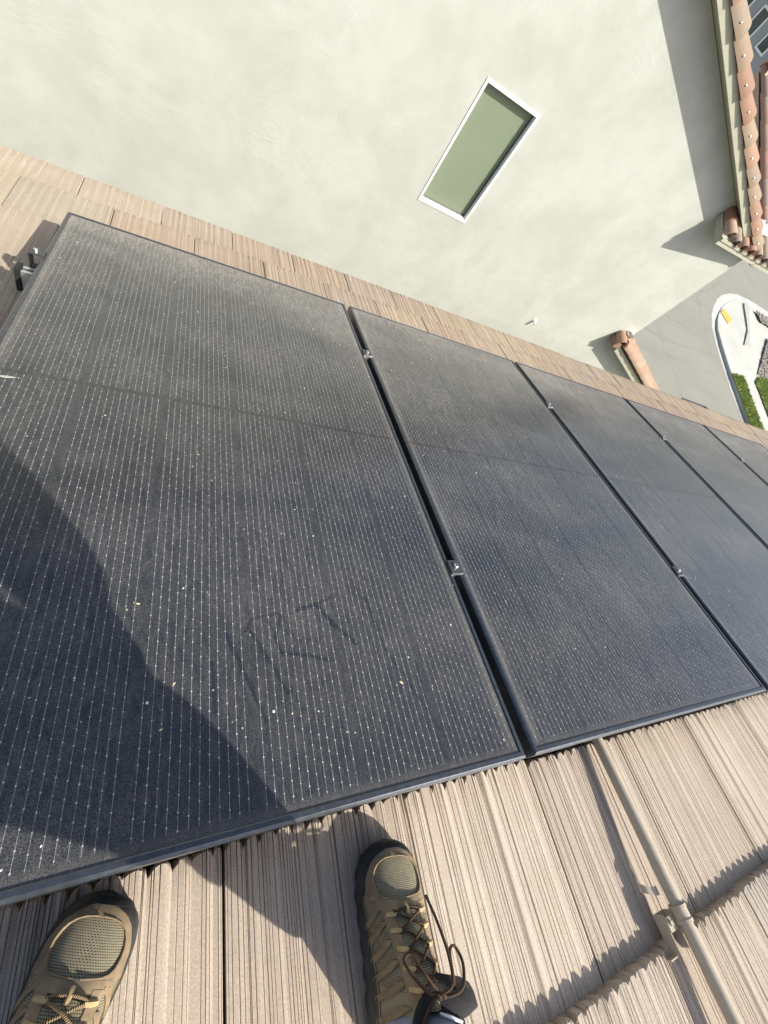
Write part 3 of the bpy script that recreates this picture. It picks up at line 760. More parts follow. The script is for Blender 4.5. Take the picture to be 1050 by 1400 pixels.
CLAY = [(0.302, 0.184, 0.133), (0.302, 0.241, 0.173), (0.324, 0.209, 0.148), (0.281, 0.230, 0.180), (0.317, 0.238, 0.176), (0.295, 0.180, 0.133)]
RT = barrel_mesh(0.078, 0.098, 0.31)
SC = bmesh.new(); bmesh.ops.create_uvsphere(SC, u_segments=8, v_segments=5, radius=0.008)
SCM = bpy.data.meshes.new('screw'); SC.to_mesh(SCM); SC.free(); SCM.materials.append(M['rail'])
def rake_run(x0, x1, y, zfun, step, parent, name='rake_tile', rr=1.0, sl=SL, screws=True, base=0.084):
    x = x0; k = 0
    while x < x1:
        o = bpy.data.objects.new(name, RT); C.objects.link(o); o.parent = parent
        o.location = NL((x, y, zfun(x) + base)); o.rotation_euler = (random.uniform(-.03, .03), sl - 0.05 + random.uniform(-.01, .01), random.uniform(-.008, .008))
        o.scale = (1, rr, rr)
        c = CLAY[k % len(CLAY)] if screws else random.choice(CLAY[2:5]); j = random.uniform(.92, 1.06); o.color = (c[0] * j, c[1] * j, c[2] * j, 1)
        if screws:
            s = bpy.data.objects.new('screw', SCM); C.objects.link(s); s.parent = o
            s.location = (0.20, -0.094 * math.cos(.30), 0.094 * math.sin(.30))
        x += step * math.cos(sl); k += 1
rake_run(-2.6, XE + 0.05, RY + 0.064, ztop, 0.262, nb)

# cross wing roof over the corner: clay S tiles, fascia, return barrel
wing = bpy.data.objects.new('wing_roof', None); C.objects.link(wing); wing.parent = nb
WO = Vector((4.694, 4.33, -0.518)); wing.location = NL(WO); wing.rotation_euler = (0, 0, math.radians(8.5))
WP = math.atan(0.36)
bm = bmesh.new(); box(bm, 0.0, 1.75, 0.0, 0.03, 0.0, 0.048); box(bm, 0.0, 1.75, -0.012, 0.0295, 0.0485, 0.078)
mesh_obj('fascia', bm, M['fascia'], wing)
bm = bmesh.new()                                  # closed deck under the tiles
def wz(y): return 0.078 + 0.36 * y
for x0, x1, yb in ((0.0, 0.97, 0.262), (0.972, 1.75, 2.1)):
    v = [(x0, 0.031, 0.0), (x1, 0.031, 0.0), (x1, yb, wz(yb) - 0.07), (x0, yb, wz(yb) - 0.07), (x0, 0.031, wz(0.031)), (x1, 0.031, wz(0.031)), (x1, yb, wz(yb)), (x0, yb, wz(yb))]
    vs = [bm.verts.new(p) for p in v]
    for q in ((3,2,1,0),(4,5,6,7),(0,1,5,4),(1,2,6,5),(2,3,7,6),(3,0,4,7)): bm.faces.new([vs[i] for i in q])
mesh_obj('soffit', bm, M['fascia'], wing)
def s_tile_mesh(wd=0.215, L=0.40, th=0.011):
    bm = bmesh.new(); prof = []
    r = 0.062
    for k in range(11): a = math.pi * (1 - k / 10); prof.append((r + r * math.cos(a), r * math.sin(a) + 0.02))
    for k in range(1, 8): a = math.pi * k / 7; prof.append((2 * r + (wd - 2 * r + 0.01) * k / 7, 0.02 - 0.03 * math.sin(a)))
    rows = []
    for y in (0.0, L * .5, L):
        rows.append([(x, y, z) for x, z in prof] + [(x, y, z - th) for x, z in prof[::-1]])
    vr = grid(bm, rows, 0, closed=True); bm.faces.new(vr[0]); bm.faces.new(vr[-1][::-1]); bmesh.ops.recalc_face_normals(bm, faces=bm.faces)
    me = bpy.data.meshes.new('roof_tile'); bm.to_mesh(me); bm.free(); me.materials.append(M['clay'])
    for p in me.polygons: p.use_smooth = len(p.vertices) == 4
    me.set_sharp_from_angle(angle=math.radians(45))
    return me
ST = s_tile_mesh(); ST0 = s_tile_mesh(L=0.28)
for r in range(7):
    y = -0.035 + r * 0.30
    for k in range(8):
        x = 0.155 + k * 0.205
        if r > 0 and x < 0.9: continue
        o = bpy.data.objects.new('roof_tile', ST0 if x < 0.9 else ST); C.objects.link(o); o.parent = wing
        o.location = (x, y, wz(y) + 0.012 + 0.006); o.rotation_euler = (WP - 0.03, random.uniform(-.02, .02), random.uniform(-.01, .01))
        c = random.choice([(0.437, 0.281, 0.211), (0.421, 0.257, 0.195), (0.406, 0.312, 0.234), (0.367, 0.296, 0.242)]); o.color = (*c, 1)
for (y, c, L) in ((-0.035, (0.50, 0.38, 0.28), 1.0), (0.10, (0.36, 0.19, 0.12), 1.0)):
    o = bpy.data.objects.new('end_barrel', RT); C.objects.link(o); o.parent = wing
    o.location = (0.075, y + 0.22, wz(y) + 0.105); o.rotation_euler = (0, WP, -math.pi / 2); o.scale = (0.60, 0.85, 0.85); o.color = (*c, 1)
bm = bmesh.new()                                  # folded metal flashing between the tiles and the gable
for k in range(7):
    x = 0.24 + k * 0.19; h0 = random.uniform(0, .03)
    vs = [bm.verts.new(p) for p in ((x, 0.20, wz(.2) + 0.075), (x + 0.10, 0.15, wz(.15) + 0.09 + h0), (x + 0.19, 0.20, wz(.2) + 0.075), (x + 0.17, 0.268, wz(.25) + 0.13 + h0), (x + 0.02, 0.266, wz(.25) + 0.13))]
    bm.faces.new(vs)
mesh_obj('flashing', bm, M['flash'], wing)
for k in range(5):                                # ridge pieces closing the wing roof at the top
    o = bpy.data.objects.new('ridge_tile', RT); C.objects.link(o); o.parent = wing
    o.location = (0.95 + k * 0.24, 2.06, wz(2.06) + 0.05); o.rotation_euler = (0, 0, 0); o.color = (0.58, 0.47, 0.33, 1)

# lower roof beyond the corner
LW = bpy.data.objects.new('lower_roof', None); C.objects.link(LW); LW.parent = nb; LW.location = NL((5.46, RY, -2.245))
lz = lambda x: -0.36 * x
bm = bmesh.new()
def lslab(bm, x0, x1, y0, y1, d0, d1):
    v = [(x0, y0, lz(x0) + d0), (x1, y0, lz(x1) + d0), (x1, y1, lz(x1) + d0), (x0, y1, lz(x0) + d0),
         (x0, y0, lz(x0) + d1), (x1, y0, lz(x1) + d1), (x1, y1, lz(x1) + d1), (x0, y1, lz(x0) + d1)]
    vs = [bm.verts.new(p) for p in v]
    for q in ((3,2,1,0),(4,5,6,7),(0,1,5,4),(1,2,6,5),(2,3,7,6),(3,0,4,7)): bm.faces.new([vs[i] for i in q])
lslab(bm, 0.03, 3.2, 0.0, 0.04, -0.03, 0.07); mesh_obj('fascia', bm, M['fascia'], LW)
bm = bmesh.new(); lslab(bm, 0.217, 3.2, 0.042, 0.9, 0.02, 0.11); mesh_obj('soffit', bm, M['farroof'], LW)
bm = bmesh.new(); box(bm, -0.125, 0.028, -0.012, 0.165, 0.02, 0.115, 0, 0.004); mesh_obj('end_block', bm, M['farroof'], LW)
x = 0.06; k = 0
while x < 3.1:
    for row in range(3):
        o = bpy.data.objects.new('rake_tile' if row == 0 else 'roof_tile', RT); C.objects.link(o); o.parent = LW
        o.location = (x + row * 0.02, 0.03 + row * 0.17, lz(x) + 0.13); o.rotation_euler = (0, math.atan(0.36) - 0.05, 0)
        c = random.choice([(0.367, 0.250, 0.187), (0.359, 0.234, 0.176), (0.374, 0.281, 0.203)]); o.color = (*c, 1)
    x += 0.262 * math.cos(math.atan(.36)); k += 1
o = bpy.data.objects.new('end_barrel', RT); C.objects.link(o); o.parent = LW
o.location = (-0.045, 0.165, 0.150); o.rotation_euler = (0, 0.20, -math.pi / 2); o.scale = (0.66, 0.92, 1.0); o.color = (0.40, 0.25, 0.17, 1)
bm = bmesh.new(); vs = [bm.verts.new(p) for p in ((0.02, 0.165, 0.25), (0.215, 0.165, 0.14), (0.215, 0.10, 0.20), (0.06, 0.12, 0.27))]; bm.faces.new(vs); mesh_obj('flashing', bm, M['white'], LW)
bm = bmesh.new()
p0, p1 = 5.676, 8.6
for q in ([(p0, WY + 0.002, GZ), (p1, WY + 0.002, GZ), (p1, WY + 0.002, -2.245 + lz(p1 - 5.46)), (p0, WY + 0.002, -2.245 + lz(p0 - 5.46))], [(p1, WY + 0.002, GZ), (p1, WY + 0.9, GZ), (p1, WY + 0.9, -3.35), (p1, WY + 0.002, -3.35)]): poly(bm, q)
mesh_obj('lower_wall', bm, M['wall'], nb)

# ------------------------------------------------------------------ far house across the street
fh = empty('far_house', (37.5, 41.0, GZ), 'distant grey two storey house with white window trim beyond the clay roof edge', 'house', None, (0, 0, math.radians(-42)))
bm = bmesh.new(); box(bm, -6, 8, 0, 9, 0, 7.2); mesh_obj('wall', bm, M['farwall'], fh)
bm = bmesh.new(); vs = [bm.verts.new(p) for p in ((-6.5, -0.5, 7.21), (8.5, -0.5, 7.21), (8.5, 9.5, 7.21), (-6.5, 9.5, 7.21), (-3, 4.5, 9.2), (5, 4.5, 9.2))]
for q in ((0, 1, 5, 4), (1, 2, 5), (2, 3, 4, 5), (3, 0, 4), (3, 2, 1, 0)): bm.faces.new([vs[i] for i in q])
mesh_obj('roof', bm, M['farroof'], fh)
for x, z, wd, hh in ((-4.6, 4.6, 1.3, 1.3), (-2.6, 4.4, 0.9, 1.5), (-1.0, 4.4, 0.9, 1.5), (0.9, 4.5, 1.1, 1.1), (3.4, 4.4, 1.2, 1.5), (-3.4, 1.2, 1.6, 1.5), (-0.6, 1.3, 1.2, 1.4), (2.4, 1.2, 1.6, 1.5), (5.8, 4.4, 1.2, 1.5)):
    wo = bpy.data.objects.new('window', None); C.objects.link(wo); wo.parent = fh; wo.location = (x, 0, z)
    bm = bmesh.new(); ring(bm, 0, wd, 0, hh, 0.12, -0.06, 0.04); mesh_obj('window_frame', bm, M['fartrim'], wo)
    bm = bmesh.new(); box(bm, 0.12, wd - 0.12, -0.02, 0.02, 0.12, hh - 0.12); mesh_obj('pane', bm, M['farglass'], wo)
bm = bmesh.new(); box(bm, -6.1, 8.1, -0.05, -0.001, 3.3, 3.6); mesh_obj('trim_band', bm, M['fartrim'], fh)

# ------------------------------------------------------------------ the person: shoes in view, the rest behind the camera
Wm = [(0, 0.0), (0.001, 0.012), (0.004, 0.022), (0.010, 0.032), (0.018, 0.039), (0.03, 0.045), (0.055, 0.050), (0.09, 0.050), (0.13, 0.045), (0.17, 0.040), (0.21, 0.037), (0.25, 0.036), (0.28, 0.032), (0.295, 0.020), (0.30, 0.0)]
Wl = [(0, 0.0), (0.001, 0.012), (0.004, 0.023), (0.010, 0.034), (0.018, 0.041), (0.03, 0.047), (0.055, 0.053), (0.09, 0.054), (0.13, 0.052), (0.17, 0.046), (0.21, 0.041), (0.25, 0.038), (0.28, 0.032), (0.295, 0.020), (0.30, 0.0)]
HT = [(0, 0.030), (0.006, 0.042), (0.015, 0.051), (0.03, 0.058), (0.055, 0.065), (0.085, 0.075), (0.11, 0.088), (0.14, 0.108), (0.17, 0.130), (0.20, 0.150), (0.30, 0.150)]
ZB = 0.022
def smooth_tab(tab, d):
    e = 0.006
    return (interp(max(d - e, 0), tab) + 2 * interp(d, tab) + interp(min(d + e, 0.30), tab)) / 4 if 0.012 < d < 0.29 else interp(d, tab)
def shoe_surf(d, t, off=0.0):
    """point on the upper: d metres back from the toe, t from -1 (inner side) over the top to 1 (outer side); right foot"""
    def P(d, t):
        d = max(0.0, min(0.30, d)); t = max(-1.0, min(1.0, t))
        th = math.pi / 2 * (1 - t) if False else math.pi * (1 - t) / 2
        cx, sz = math.cos(th), math.sin(th)
        narrow = interp(d, [(0, 1), (0.08, 1), (0.2, 0.96), (0.3, 0.96)])
        wv = (smooth_tab(Wl, d) if cx > 0 else smooth_tab(Wm, d)) * narrow
        h = smooth_tab(HT, d)
        px = interp(d, [(0, 0.82), (0.06, 0.82), (0.12, 0.9), (0.17, 1.1), (0.3, 1.0)])
        x = math.copysign(abs(cx) ** px, cx) * wv
        z = ZB + (h - ZB) * abs(sz) ** interp(d, [(0, 0.75), (0.08, 0.85), (0.16, 1.0)])
        return Vector((x, -d, z))
    p = P(d, t)
    if off:
        e = 0.004
        a = P(d + e, t) - P(d - e, t); b = P(d, t + 0.03) - P(d, t - 0.03)
        n = a.cross(b)
        if n.length > 1e-12:
            n.normalize()
            c = Vector((0, -d, ZB + 0.01))
            if n.dot(p - c) < 0: n = -n
            p = p + n * off
    return p
class Shoe:
    def __init__(s, sign): s.k = sign
    def P(s, d, t, off=0.0):
        p = shoe_surf(d, t, off); return Vector((p.x * s.k, p.y, p.z))
    def finish(s, name, bm, mat, parent, smooth=True, angle=50):
        bmesh.ops.recalc_face_normals(bm, faces=bm.faces)
        return mesh_obj(name, bm, mat, parent, smooth, angle)
    def patch(s, bm, ds, lo, hi, off=0.0018, nt=8, uv=None, mi=0):
        """raised patch between side curves lo(d) and hi(d)"""
        uvl = bm.loops.layers.uv.verify()
        rows = []; uvs = []
        D = [ds[0]] + list(ds) + [ds[-1]]
        for i, d in enumerate(D):
            a, b = lo(d), hi(d); tt = [a] + [a + (b - a) * k / nt for k in range(nt + 1)] + [b]
            edge = i in (0, len(D) - 1)
            row = []
            for j, t in enumerate(tt):
                e = edge or j in (0, len(tt) - 1)
                row.append(s.P(d, t, -0.0006 if e else off))
            rows.append(row); uvs.append([(t * 28, d * 360) for t in tt])
        vr = [[bm.verts.new(p) for p in r] for r in rows]
        for i in range(len(vr) - 1):
            for j in range(len(vr[0]) - 1):
                idx = ((i, j), (i, j + 1), (i + 1, j + 1), (i + 1, j))
                try:
                    f = bm.faces.new([vr[a][b] for a, b in idx]); f.material_index = mi
                    for l, (a, b) in zip(f.loops, idx): l[uvl].uv = uvs[a][b]
                except ValueError: pass
    def lace(s, bm, pts, r=0.0021, sub=6):
        uvl = bm.loops.layers.uv.verify()
        P = spline([s.P(*p) if not isinstance(p, Vector) else Vector((p.x * s.k, p.y, p.z)) for p in pts], sub)
        vr = tube(bm, P, r, 7)
        L = [0.0]
        for a, b in zip(P[:-1], P[1:]): L.append(L[-1] + (b - a).length)
        idx = {v: (i, k) for i, row in enumerate(vr) for k, v in enumerate(row)}
        for row in vr[:-1]:
            for v in row:
                for f in v.link_faces:
                    if len(f.verts) == 4:
                        ks = [idx[x][1] for x in f.verts if x in idx]
                        wrap = max(ks) - min(ks) > 3 if ks else False
                        for l in f.loops:
                            if l.vert in idx:
                                i, k = idx[l.vert]; kk = k + 7 if (wrap and k < 3) else k
                                l[uvl].uv = (L[i] / 0.0046, kk / 7)
def rng(a, b, n): return [a + (b - a) * k / n for k in range(n + 1)]
def build_shoe(sign, loc, rotz, label, parent, detail):
    s = Shoe(sign)
    root = bpy.data.objects.new('shoe', None); C.objects.link(root); root.parent = parent
    root['label'] = label
    root.location = loc; root.rotation_euler = rotz; root.scale = (0.94, 0.80, 1)
    # sole: outline a little wider than the upper, with a lugged side
    bm = bmesh.new(); N = 44; rows = []
    def outline(off, z, lug=0.0):
        pts = []
        ds = [0.0, 0.002, 0.006, 0.012, 0.02] + rng(0.03, 0.27, 20) + [0.28, 0.288, 0.294, 0.298, 0.30]
        for i, d in enumerate(ds): 
            l = lug * (1 if (int(d / 0.009) % 2) else 0)
            pts.append(Vector(((smooth_tab(Wl, d) + off * min(1, d / 0.02) - l) * s.k, -d + off * (1 - min(1, d / 0.02)), z)))
        for i, d in enumerate(ds[::-1][1:-1]):
            l = lug * (1 if (int(d / 0.009) % 2) else 0)
            pts.append(Vector((-(smooth_tab(Wm, d) + off * min(1, d / 0.02) - l) * s.k, -d, z)))
        for p in pts:                              # toe spring
            d = -p.y
            if d < 0.07: p.z += (0.07 - max(d, 0)) ** 2 * 2.2
        return pts
    rows = [outline(-0.002, 0.0, 0.003), outline(0.004, 0.003, 0.004), outline(0.005, 0.010, 0.004), outline(0.005, 0.0115, 0.0), outline(0.0045, 0.020), outline(0.001, 0.029), outline(-0.004, 0.030)]
    vr = grid(bm, rows, 0, closed=True); bm.faces.new(vr[0]); bm.faces.new(vr[-1])
    sole = s.finish('sole', bm, M['rubber'], root, True, 40)
    RAND = [(0.012, 0.02), (0.014, 0.22), (0.018, 0.38), (0.024, 0.52), (0.034, 0.64), (0.05, 0.75), (0.085, 0.90)]
    # rubber toe bumper and rand round the foot
    bm = bmesh.new()
    s.patch(bm, [0.0005, 0.0015, 0.003, 0.006, 0.009, 0.013], lambda d: -1.0, lambda d: 1.0, 0.0035, 30)
    s.patch(bm, [0.0125, 0.014, 0.016, 0.019, 0.023, 0.028] + rng(0.034, 0.085, 8), lambda d: -1.0, lambda d: -interp(d, RAND), 0.003, 7)
    s.patch(bm, [0.0125, 0.014, 0.016, 0.019, 0.023, 0.028] + rng(0.034, 0.085, 8), lambda d: interp(d, RAND), lambda d: 1.0, 0.003, 7)
    s.patch(bm, rng(0.0752, 0.285, 22), lambda d: -1.0, lambda d: -0.90, 0.0028, 3)
    s.patch(bm, rng(0.0752, 0.285, 22), lambda d: 0.91, lambda d: 1.0, 0.0028, 3)
    s.finish('toe_bumper', bm, M['rubber'], root)
    # base upper of mesh fabric
    bm = bmesh.new(); uvl = bm.loops.layers.uv.verify()
    ds = [0.0006, 0.003, 0.008, 0.015] + rng(0.024, 0.200, 24); ts = rng(-1, 1, 36)
    vr = [[bm.verts.new(s.P(d, t)) for t in ts] for d in ds]
    for i in range(len(ds) - 1):
        for j in range(len(ts) - 1):
            f = bm.faces.new([vr[i][j], vr[i][j + 1], vr[i + 1][j + 1], vr[i + 1][j]])
            for l, (a, b) in zip(f.loops, ((i, j), (i, j + 1), (i + 1, j + 1), (i + 1, j))): l[uvl].uv = (ts[b] * 28, ds[a] * 360)
    # heel quarter walls with an opening for the ankle
    ds2 = rng(0.200, 0.299, 12)
    for side in (-1, 1):
        lim = lambda d: interp(d, [(0.20, 0.18), (0.215, 0.34), (0.24, 0.45), (0.27, 0.42), (0.299, 0.30)])
        rw = [[bm.verts.new(s.P(d, side * (lim(d) + (1 - lim(d)) * k / 8))) for k in range(9)] for d in ds2]
        for i in range(len(ds2) - 1):
            for j in range(8): bm.faces.new([rw[i][j], rw[i][j + 1], rw[i + 1][j + 1], rw[i + 1][j]])
    s.finish('mesh_upper', bm, M['mesh'], root, True, 80)
    # tan suede overlays
    bm = bmesh.new()
    OPEN = [(0.0245, 0.02), (0.0265, 0.20), (0.030, 0.33), (0.036, 0.44), (0.044, 0.50), (0.055, 0.53), (0.066, 0.52), (0.076, 0.47), (0.082, 0.40), (0.0855, 0.28), (0.0875, 0.02)]
    do = [0.0105, 0.0145, 0.0195, 0.0245, 0.0255, 0.0265, 0.028, 0.030, 0.033, 0.036, 0.040, 0.044, 0.049, 0.055, 0.060, 0.066, 0.071, 0.076, 0.079, 0.082, 0.084, 0.0855, 0.0868, 0.0875]
    s.patch(bm, do, lambda d: -0.80, lambda d: -interp(d, OPEN), 0.0022, 6)
    s.patch(bm, do, lambda d: interp(d, OPEN), lambda d: 0.80, 0.0022, 6)
    s.patch(bm, [0.0105, 0.0145, 0.018, 0.0215, 0.0252], lambda d: -0.09, lambda d: 0.09, 0.0023, 4)
    s.patch(bm, rng(0.0873, 0.101, 6), lambda d: -0.50 - (d - .078) * 6, lambda d: 0.50 + (d - .078) * 6, 0.0024, 20)     # vamp band
    for q0, q1, tt in ((0.0185, 0.0790, 0.020), ):                      # raised piping round the toe mesh
        for sg in (-1, 1):
            P = spline([s.P(d, sg * (interp(d, OPEN) + 0.012), 0.0030) for d in do[3:]], 2); tube(bm, P, 0.0011, 6)
    for side in (-1, 1):
        def E(a, b):
            return (lambda d: min(side * a(d), side * b(d))), (lambda d: max(side * a(d), side * b(d)))
        lo, hi = E(lambda d: 0.26, lambda d: 0.46); s.patch(bm, rng(0.096, 0.205, 16), lo, hi, 0.0030, 5)   # eyestay
        lo, hi = E(lambda d: 0.88, lambda d: 0.94); s.patch(bm, rng(0.07, 0.285, 20), lo, hi, 0.0020, 3)
        for d0 in (0.094, 0.116, 0.139, 0.163, 0.187, 0.214):                                             # slanting side stays
            lo, hi = E(lambda d, q=d0: 0.44 + (d - q) * 13.5, lambda d, q=d0: 0.44 + (d - q + 0.0075) * 13.5)
            dd = rng(d0, d0 + 0.034, 10)
            for fn in (lo, hi):
                tube(bm, [s.P(d, max(-0.93, min(0.93, fn(d))), 0.0026) for d in dd], 0.0010, 6)
            s.patch(bm, dd, lambda d, f=lo: max(-0.93, min(0.93, f(d))), lambda d, f=hi: max(-0.93, min(0.93, f(d))), 0.0024, 3)
    s.finish('suede_overlay', bm, M['suede'], root, True, 60)
    # tongue: a padded strip between the eyestays
    bm = bmesh.new(); s.patch(bm, rng(0.104, 0.215, 18), lambda d: -0.27, lambda d: 0.27, 0.0016, 8); s.finish('tongue', bm, M['mesh'], root)
    # lace loops and laces
    bm = bmesh.new()
    for i, d in enumerate((0.108, 0.128, 0.150, 0.172, 0.194)):
        for side in (-1, 1):
            c = s.P(d, side * 0.30, 0.0045); e = s.P(d, side * 0.20, 0.0042); g = s.P(d - 0.001, side * 0.40, 0.0035)
            tube(bm, [g, c, e], [0.0036, 0.0038, 0.0030], 6)
    if True:
        tube(bm, [s.P(0.094, 0.0, 0.003), s.P(0.103, 0.0, 0.006), s.P(0.110, 0.0, 0.004)], [0.003, 0.0034, 0.003], 6)
    s.finish('lace_loop', bm, M['loop'], root)
    lm = M['lace'] if sign > 0 else M['lace2']
    bm = bmesh.new()
    rowsd = (0.108, 0.128, 0.150, 0.172, 0.194)
    s.lace(bm, [(0.110, -0.30, 0.003), (0.104, -0.18, 0.0055), (0.102, 0, 0.0065), (0.104, 0.18, 0.0055), (0.110, 0.30, 0.003)])
    for a, b in zip(rowsd[:-1], rowsd[1:]):
        for side in (-1, 1):
            s.lace(bm, [(a, side * 0.28, 0.003), (a + 0.003, side * 0.14, 0.0065), ((a + b) / 2, 0, 0.0075 + 0.002 * side), (b - 0.003, -side * 0.14, 0.0065), (b, -side * 0.28, 0.003)])
    # bow
    kn = s.P(0.200, 0.0, 0.010)
    kx = Vector((kn.x * s.k, kn.y, kn.z))
    bow = [[(0, 0, 0), (-.020, .008, .006), (-.040, .030, .002), (-.046, .046, -.006), (-.034, .050, -.006), (-.018, .024, .004), (0, .002, .002)],
           [(0, 0, 0), (.016, -.002, .006), (.036, .004, .006), (.050, .026, -.008), (.044, .046, -.014), (.032, .044, -.010), (.026, .020, .000), (.024, .002, .004)],
           [(0, 0, 0), (.018, .010, .008), (.025, .040, -.004), (.022, .080, -.020), (.016, .115, -.036)],
           [(0, 0, 0), (-.014, -.004, .006), (-.026, -.024, -.002), (-.030, -.05, -.012)]]
    for b in (bow if sign > 0 else bow[:2]):
        s.lace(bm, [kx + Vector(q) for q in b], 0.0023, 7)
    for a in (-.004, 0.003):
        s.lace(bm, [kx + Vector((a - 0.006, 0.004, 0)), kx + Vector((a, 0.001, 0.007)), kx + Vector((a + 0.006, -0.004, 0))], 0.0028, 4)
    s.finish('laces', bm, lm, root, True, 80)
    # collar, tongue tip, sock
    bm = bmesh.new(); ringp = []
    for k in range(25):
        a = 2 * math.pi * k / 24
        ringp.append(Vector((0.034 * math.cos(a) * s.k, -0.245 + 0.044 * math.sin(a), 0.133 + 0.014 * math.cos(a) ** 2 + 0.010 * math.sin(a))))
    tube(bm, ringp, 0.0085, 10, caps=False); s.finish('collar', bm, M['collar'], root)
    bm = bmesh.new()
    rows = []
    for k, (q, lift_, wd) in enumerate(((0.0, 0.0, 0.018), (0.25, 0.012, 0.021), (0.5, 0.018, 0.024), (0.75, 0.021, 0.022), (0.93, 0.020, 0.014), (1.0, 0.018, 0.006))):
        base = s.P(0.193, 0.0, 0.002); dirv = Vector((0.86 * s.k, -0.40, 0.10)).normalized(); side = Vector((0.45, 0.85 * s.k, 0.05)).normalized()
        c = base + dirv * q * 0.062 + Vector((0, 0, lift_ * 0.6))
        rows.append([c + side * wd * w + Vector((0, 0, -0.010 * abs(w) ** 2)) for w in (-1, -.6, -.2, .2, .6, 1)])
    grid(bm, rows); bmesh.ops.solidify(bm, geom=bm.faces[:], thickness=0.006)
    if sign > 0:
        s.finish('tongue_tip', bm, M['greytab'], root)
        bm = bmesh.new(); base = s.P(0.193, 0.0, 0.002); dirv = Vector((0.86, -0.40, 0.10)).normalized(); side = Vector((0.45, 0.85, 0.05)).normalized()
        tube(bm, [base + dirv * a - side * 0.022 + Vector((0, 0, 0.009)) for a in (0.012, 0.03, 0.046)], [0.0015, 0.0028, 0.0020], 6); s.finish('pull_tab', bm, M['white'], root)
    else: bm.free()
    bm = bmesh.new(); tube(bm, [(0, -0.244, 0.05), (0, -0.246, 0.10), (0, -0.256, 0.15), (0, -0.27, 0.20)], [0.036, 0.034, 0.034, 0.042], 18, caps=False)
    s.finish('sock', bm, M['sock'], root)
    return root

# body: one skinned mesh standing up the slope behind the camera
FN = NB - TT * 0.5 + 0.002
footR = RP(-0.312, -0.054, NB - 0.004); footL = RP(-0.716, -0.014, NB - 0.003)
ankR = RP(-0.345, -0.262, NB + 0.085); ankL = RP(-0.788, -0.212, NB + 0.085)
def skin_obj(name, verts, edges, mat, parent, lvl=2, root=0):
    me = bpy.data.meshes.new(name); me.from_pydata([v[:3] for v in verts], edges, []); me.materials.append(mat)
    o = bpy.data.objects.new(name, me); C.objects.link(o); o.parent = parent
    md = o.modifiers.new('skin', 'SKIN'); md.use_smooth_shade = True
    if not me.skin_vertices: 
        bpy.context.view_layer.objects.active = o
    for i, v in enumerate(verts):
        r = v[3] if isinstance(v[3], tuple) else (v[3], v[3])
        me.skin_vertices[0].data[i].radius = r
        me.skin_vertices[0].data[i].use_root = (i == root)
    sb = o.modifiers.new('sub', 'SUBSURF'); sb.levels = 1; sb.render_levels = lvl
    return o
hip = RP(-0.555, -0.52, 0.60)
def V4(p, r): return (p[0], p[1], p[2], r)
kneeR = RP(-0.392, -0.31, 0.29); kneeL = RP(-0.815, -0.31, 0.29)
hR = RP(-0.46, -0.50, 0.55); hL = RP(-0.65, -0.50, 0.55)
waist = RP(-0.55, -0.46, 0.72); chest = RP(-0.54, -0.36, 0.87); neck = RP(-0.54, -0.25, 1.0); head = RP(-0.56, -0.15, 1.09)
shR = RP(-0.40, -0.33, 0.84); shL = RP(-0.71, -0.31, 0.87)
elR = RP(-0.325, -0.38, 0.57); elL = RP(-0.84, -0.25, 0.66); wrR = RP(-0.36, -0.31, 0.42); wrL = CAM.copy()
bv = [V4(hip, (0.145, 0.10)), V4(waist, (0.125, 0.10)), V4(chest, (0.14, 0.11)), V4(neck - Vector((0, 0, 0.03)), 0.065), V4(neck + Vector((0, .02, .04)), 0.052), V4(head - Vector((0, -0.02, 0.04)), (0.068, 0.075)), V4(head + Vector((0, 0, 0.05)), (0.074, 0.088)), V4(head + Vector((0, -0.01, 0.11)), (0.05, 0.06)),
      V4(shR, 0.055), V4(elR, 0.042), V4(wrR, 0.028), V4(shL, 0.055), V4(elL, 0.042), V4(wrL, 0.028),
      V4(hR, 0.085), V4(kneeR, 0.056), V4((kneeR + ankR) / 2 + Vector((0, -.02, 0)), 0.050), V4(ankR, 0.034), 
      V4(hL, 0.085), V4(kneeL, 0.056), V4((kneeL + ankL) / 2 + Vector((0, -.02, 0)), 0.050), V4(ankL, 0.034)]
be = [(0, 1), (1, 2), (2, 3), (3, 4), (4, 5), (5, 6), (6, 7), (2, 8), (8, 9), (9, 10), (2, 11), (11, 12), (12, 13), (0, 14), (14, 15), (15, 16), (16, 17), (0, 18), (18, 19), (19, 20), (20, 21)]
def add_hand(wi, wpos, dirv, side, curl):
    d = dirv.normalized(); sd = side.normalized(); up = d.cross(sd)
    palm = wpos + d * 0.055; bv.append(V4(palm, (0.034, 0.016))); pi = len(bv) - 1; be.append((wi, pi))
    for k, (o, L) in enumerate(((-0.028, 0.062), (-0.010, 0.074), (0.010, 0.078), (0.028, 0.068))):
        b0 = palm + sd * o + d * 0.030; b1 = b0 + d * L * 0.5 + up * curl * 0.3; b2 = b0 + d * L * 0.75 + up * curl
        n = len(bv); bv.extend([V4(b0, 0.009), V4(b1, 0.0085), V4(b2, 0.0075)]); be.extend([(pi, n), (n, n + 1), (n + 1, n + 2)])
    b0 = palm - sd * 0.036 - d * 0.02; b1 = b0 - sd * 0.022 + d * 0.03; b2 = b1 + d * 0.028 + up * curl * 0.5
    n = len(bv); bv.extend([V4(b0, 0.011), V4(b1, 0.010), V4(b2, 0.0085)]); be.extend([(pi, n), (n, n + 1), (n + 1, n + 2)])
camx = cam.matrix_world.to_3x3()
fwd = -(camx @ Vector((0, 0, 1))); cx_ = camx @ Vector((1, 0, 0)); cy_ = camx @ Vector((0, 1, 0))
phone_c = CAM - fwd * 0.010 - cy_ * 0.045 - cx_ * 0.012
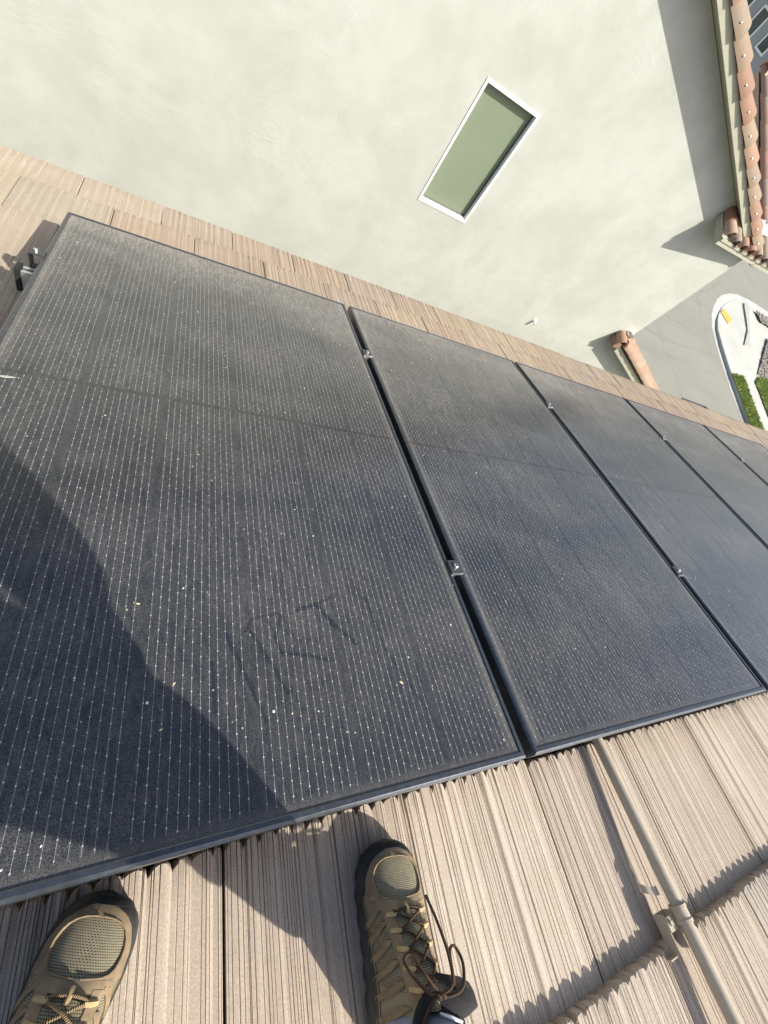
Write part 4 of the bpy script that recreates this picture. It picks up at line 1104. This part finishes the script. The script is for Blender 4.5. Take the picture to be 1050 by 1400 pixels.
wrL = phone_c - cy_ * 0.105 - fwd * 0.040 - cx_ * 0.03
bv[13] = V4(wrL, 0.028)
add_hand(13, wrL, cy_ + fwd * 0.05, cx_, 0.018); add_hand(10, wrR, Vector((-.3, .1, -.9)), Vector((0, .9, -.3)), -0.02)
person = skin_obj('person', bv, be, M['skin'], None, 2)
tag(person, 'person in tan hiking shoes crouching on the roof, only the shoes in view', 'person')
tv = [V4(hip * 0.6 + waist * 0.4, (0.15, 0.125)), V4(hip, (0.155, 0.12)),
      V4(hR, 0.105), V4(kneeR, 0.086), V4((kneeR + ankR) / 2 + Vector((0.01, -.02, 0)), 0.066), V4(ankR + Vector((0.01, -0.02, 0.13)), 0.054),
      V4(hL, 0.10), V4(kneeL, 0.076), V4((kneeL + ankL) / 2 + Vector((0, -.02, 0)), 0.068), V4(ankL + Vector((0, -0.02, 0.13)), 0.060)]
skin_obj('trousers', tv, [(0, 1), (1, 2), (2, 3), (3, 4), (4, 5), (1, 6), (6, 7), (7, 8), (8, 9)], M['trouser'], person, 2, 1)
sv = [V4(hip * 0.75 + waist * 0.25, (0.160, 0.125)), V4(waist, (0.175, 0.12)), V4(chest, (0.175, 0.125)), V4(neck - Vector((0, 0, 0.05)), 0.085),
      V4(shR, 0.078), V4(elR, 0.072), V4(elR * 0.45 + wrR * 0.55, 0.055), V4(shL, 0.078), V4(elL, 0.066), V4(elL * 0.45 + wrL * 0.55, 0.055)]
skin_obj('shirt', sv, [(0, 1), (1, 2), (2, 3), (2, 4), (4, 5), (5, 6), (2, 7), (7, 8), (8, 9)], M['shirt'], person, 2, 2)
skin_obj('hair', [V4(head + Vector((0, -0.045, 0.0)), 0.07), V4(head + Vector((0, -0.03, 0.08)), (0.080, 0.085)), V4(head + Vector((0, 0.02, 0.13)), 0.055)], [(0, 1), (1, 2)], M['hair'], person, 2, 0)
TS = -math.atan(TT / 0.35)                        # the tile itself lies a little flatter than the roof
def foot_rot(deg): return (Matrix.Rotation(-PITCH, 4, 'X') @ Matrix.Rotation(-TS, 4, 'X') @ Matrix.Rotation(math.radians(deg), 4, 'Z')).to_euler()
build_shoe(1, footR, foot_rot(-9), 'right shoe with a long loose lace bow and grey tongue tip', person, True)
build_shoe(-1, footL, foot_rot(-21), 'left shoe with dark rubber toe close to the panel edge', person, True)
bm = bmesh.new(); box(bm, -0.036, 0.036, -0.074, 0.074, -0.004, 0.004, 0, 0.0035)
ph = mesh_obj('phone', bm, M['phone']); ph.matrix_world = Matrix.Translation(phone_c) @ camx.to_4x4()
tag(ph, 'black phone held out in the left hand of the person, out of frame', 'phone')
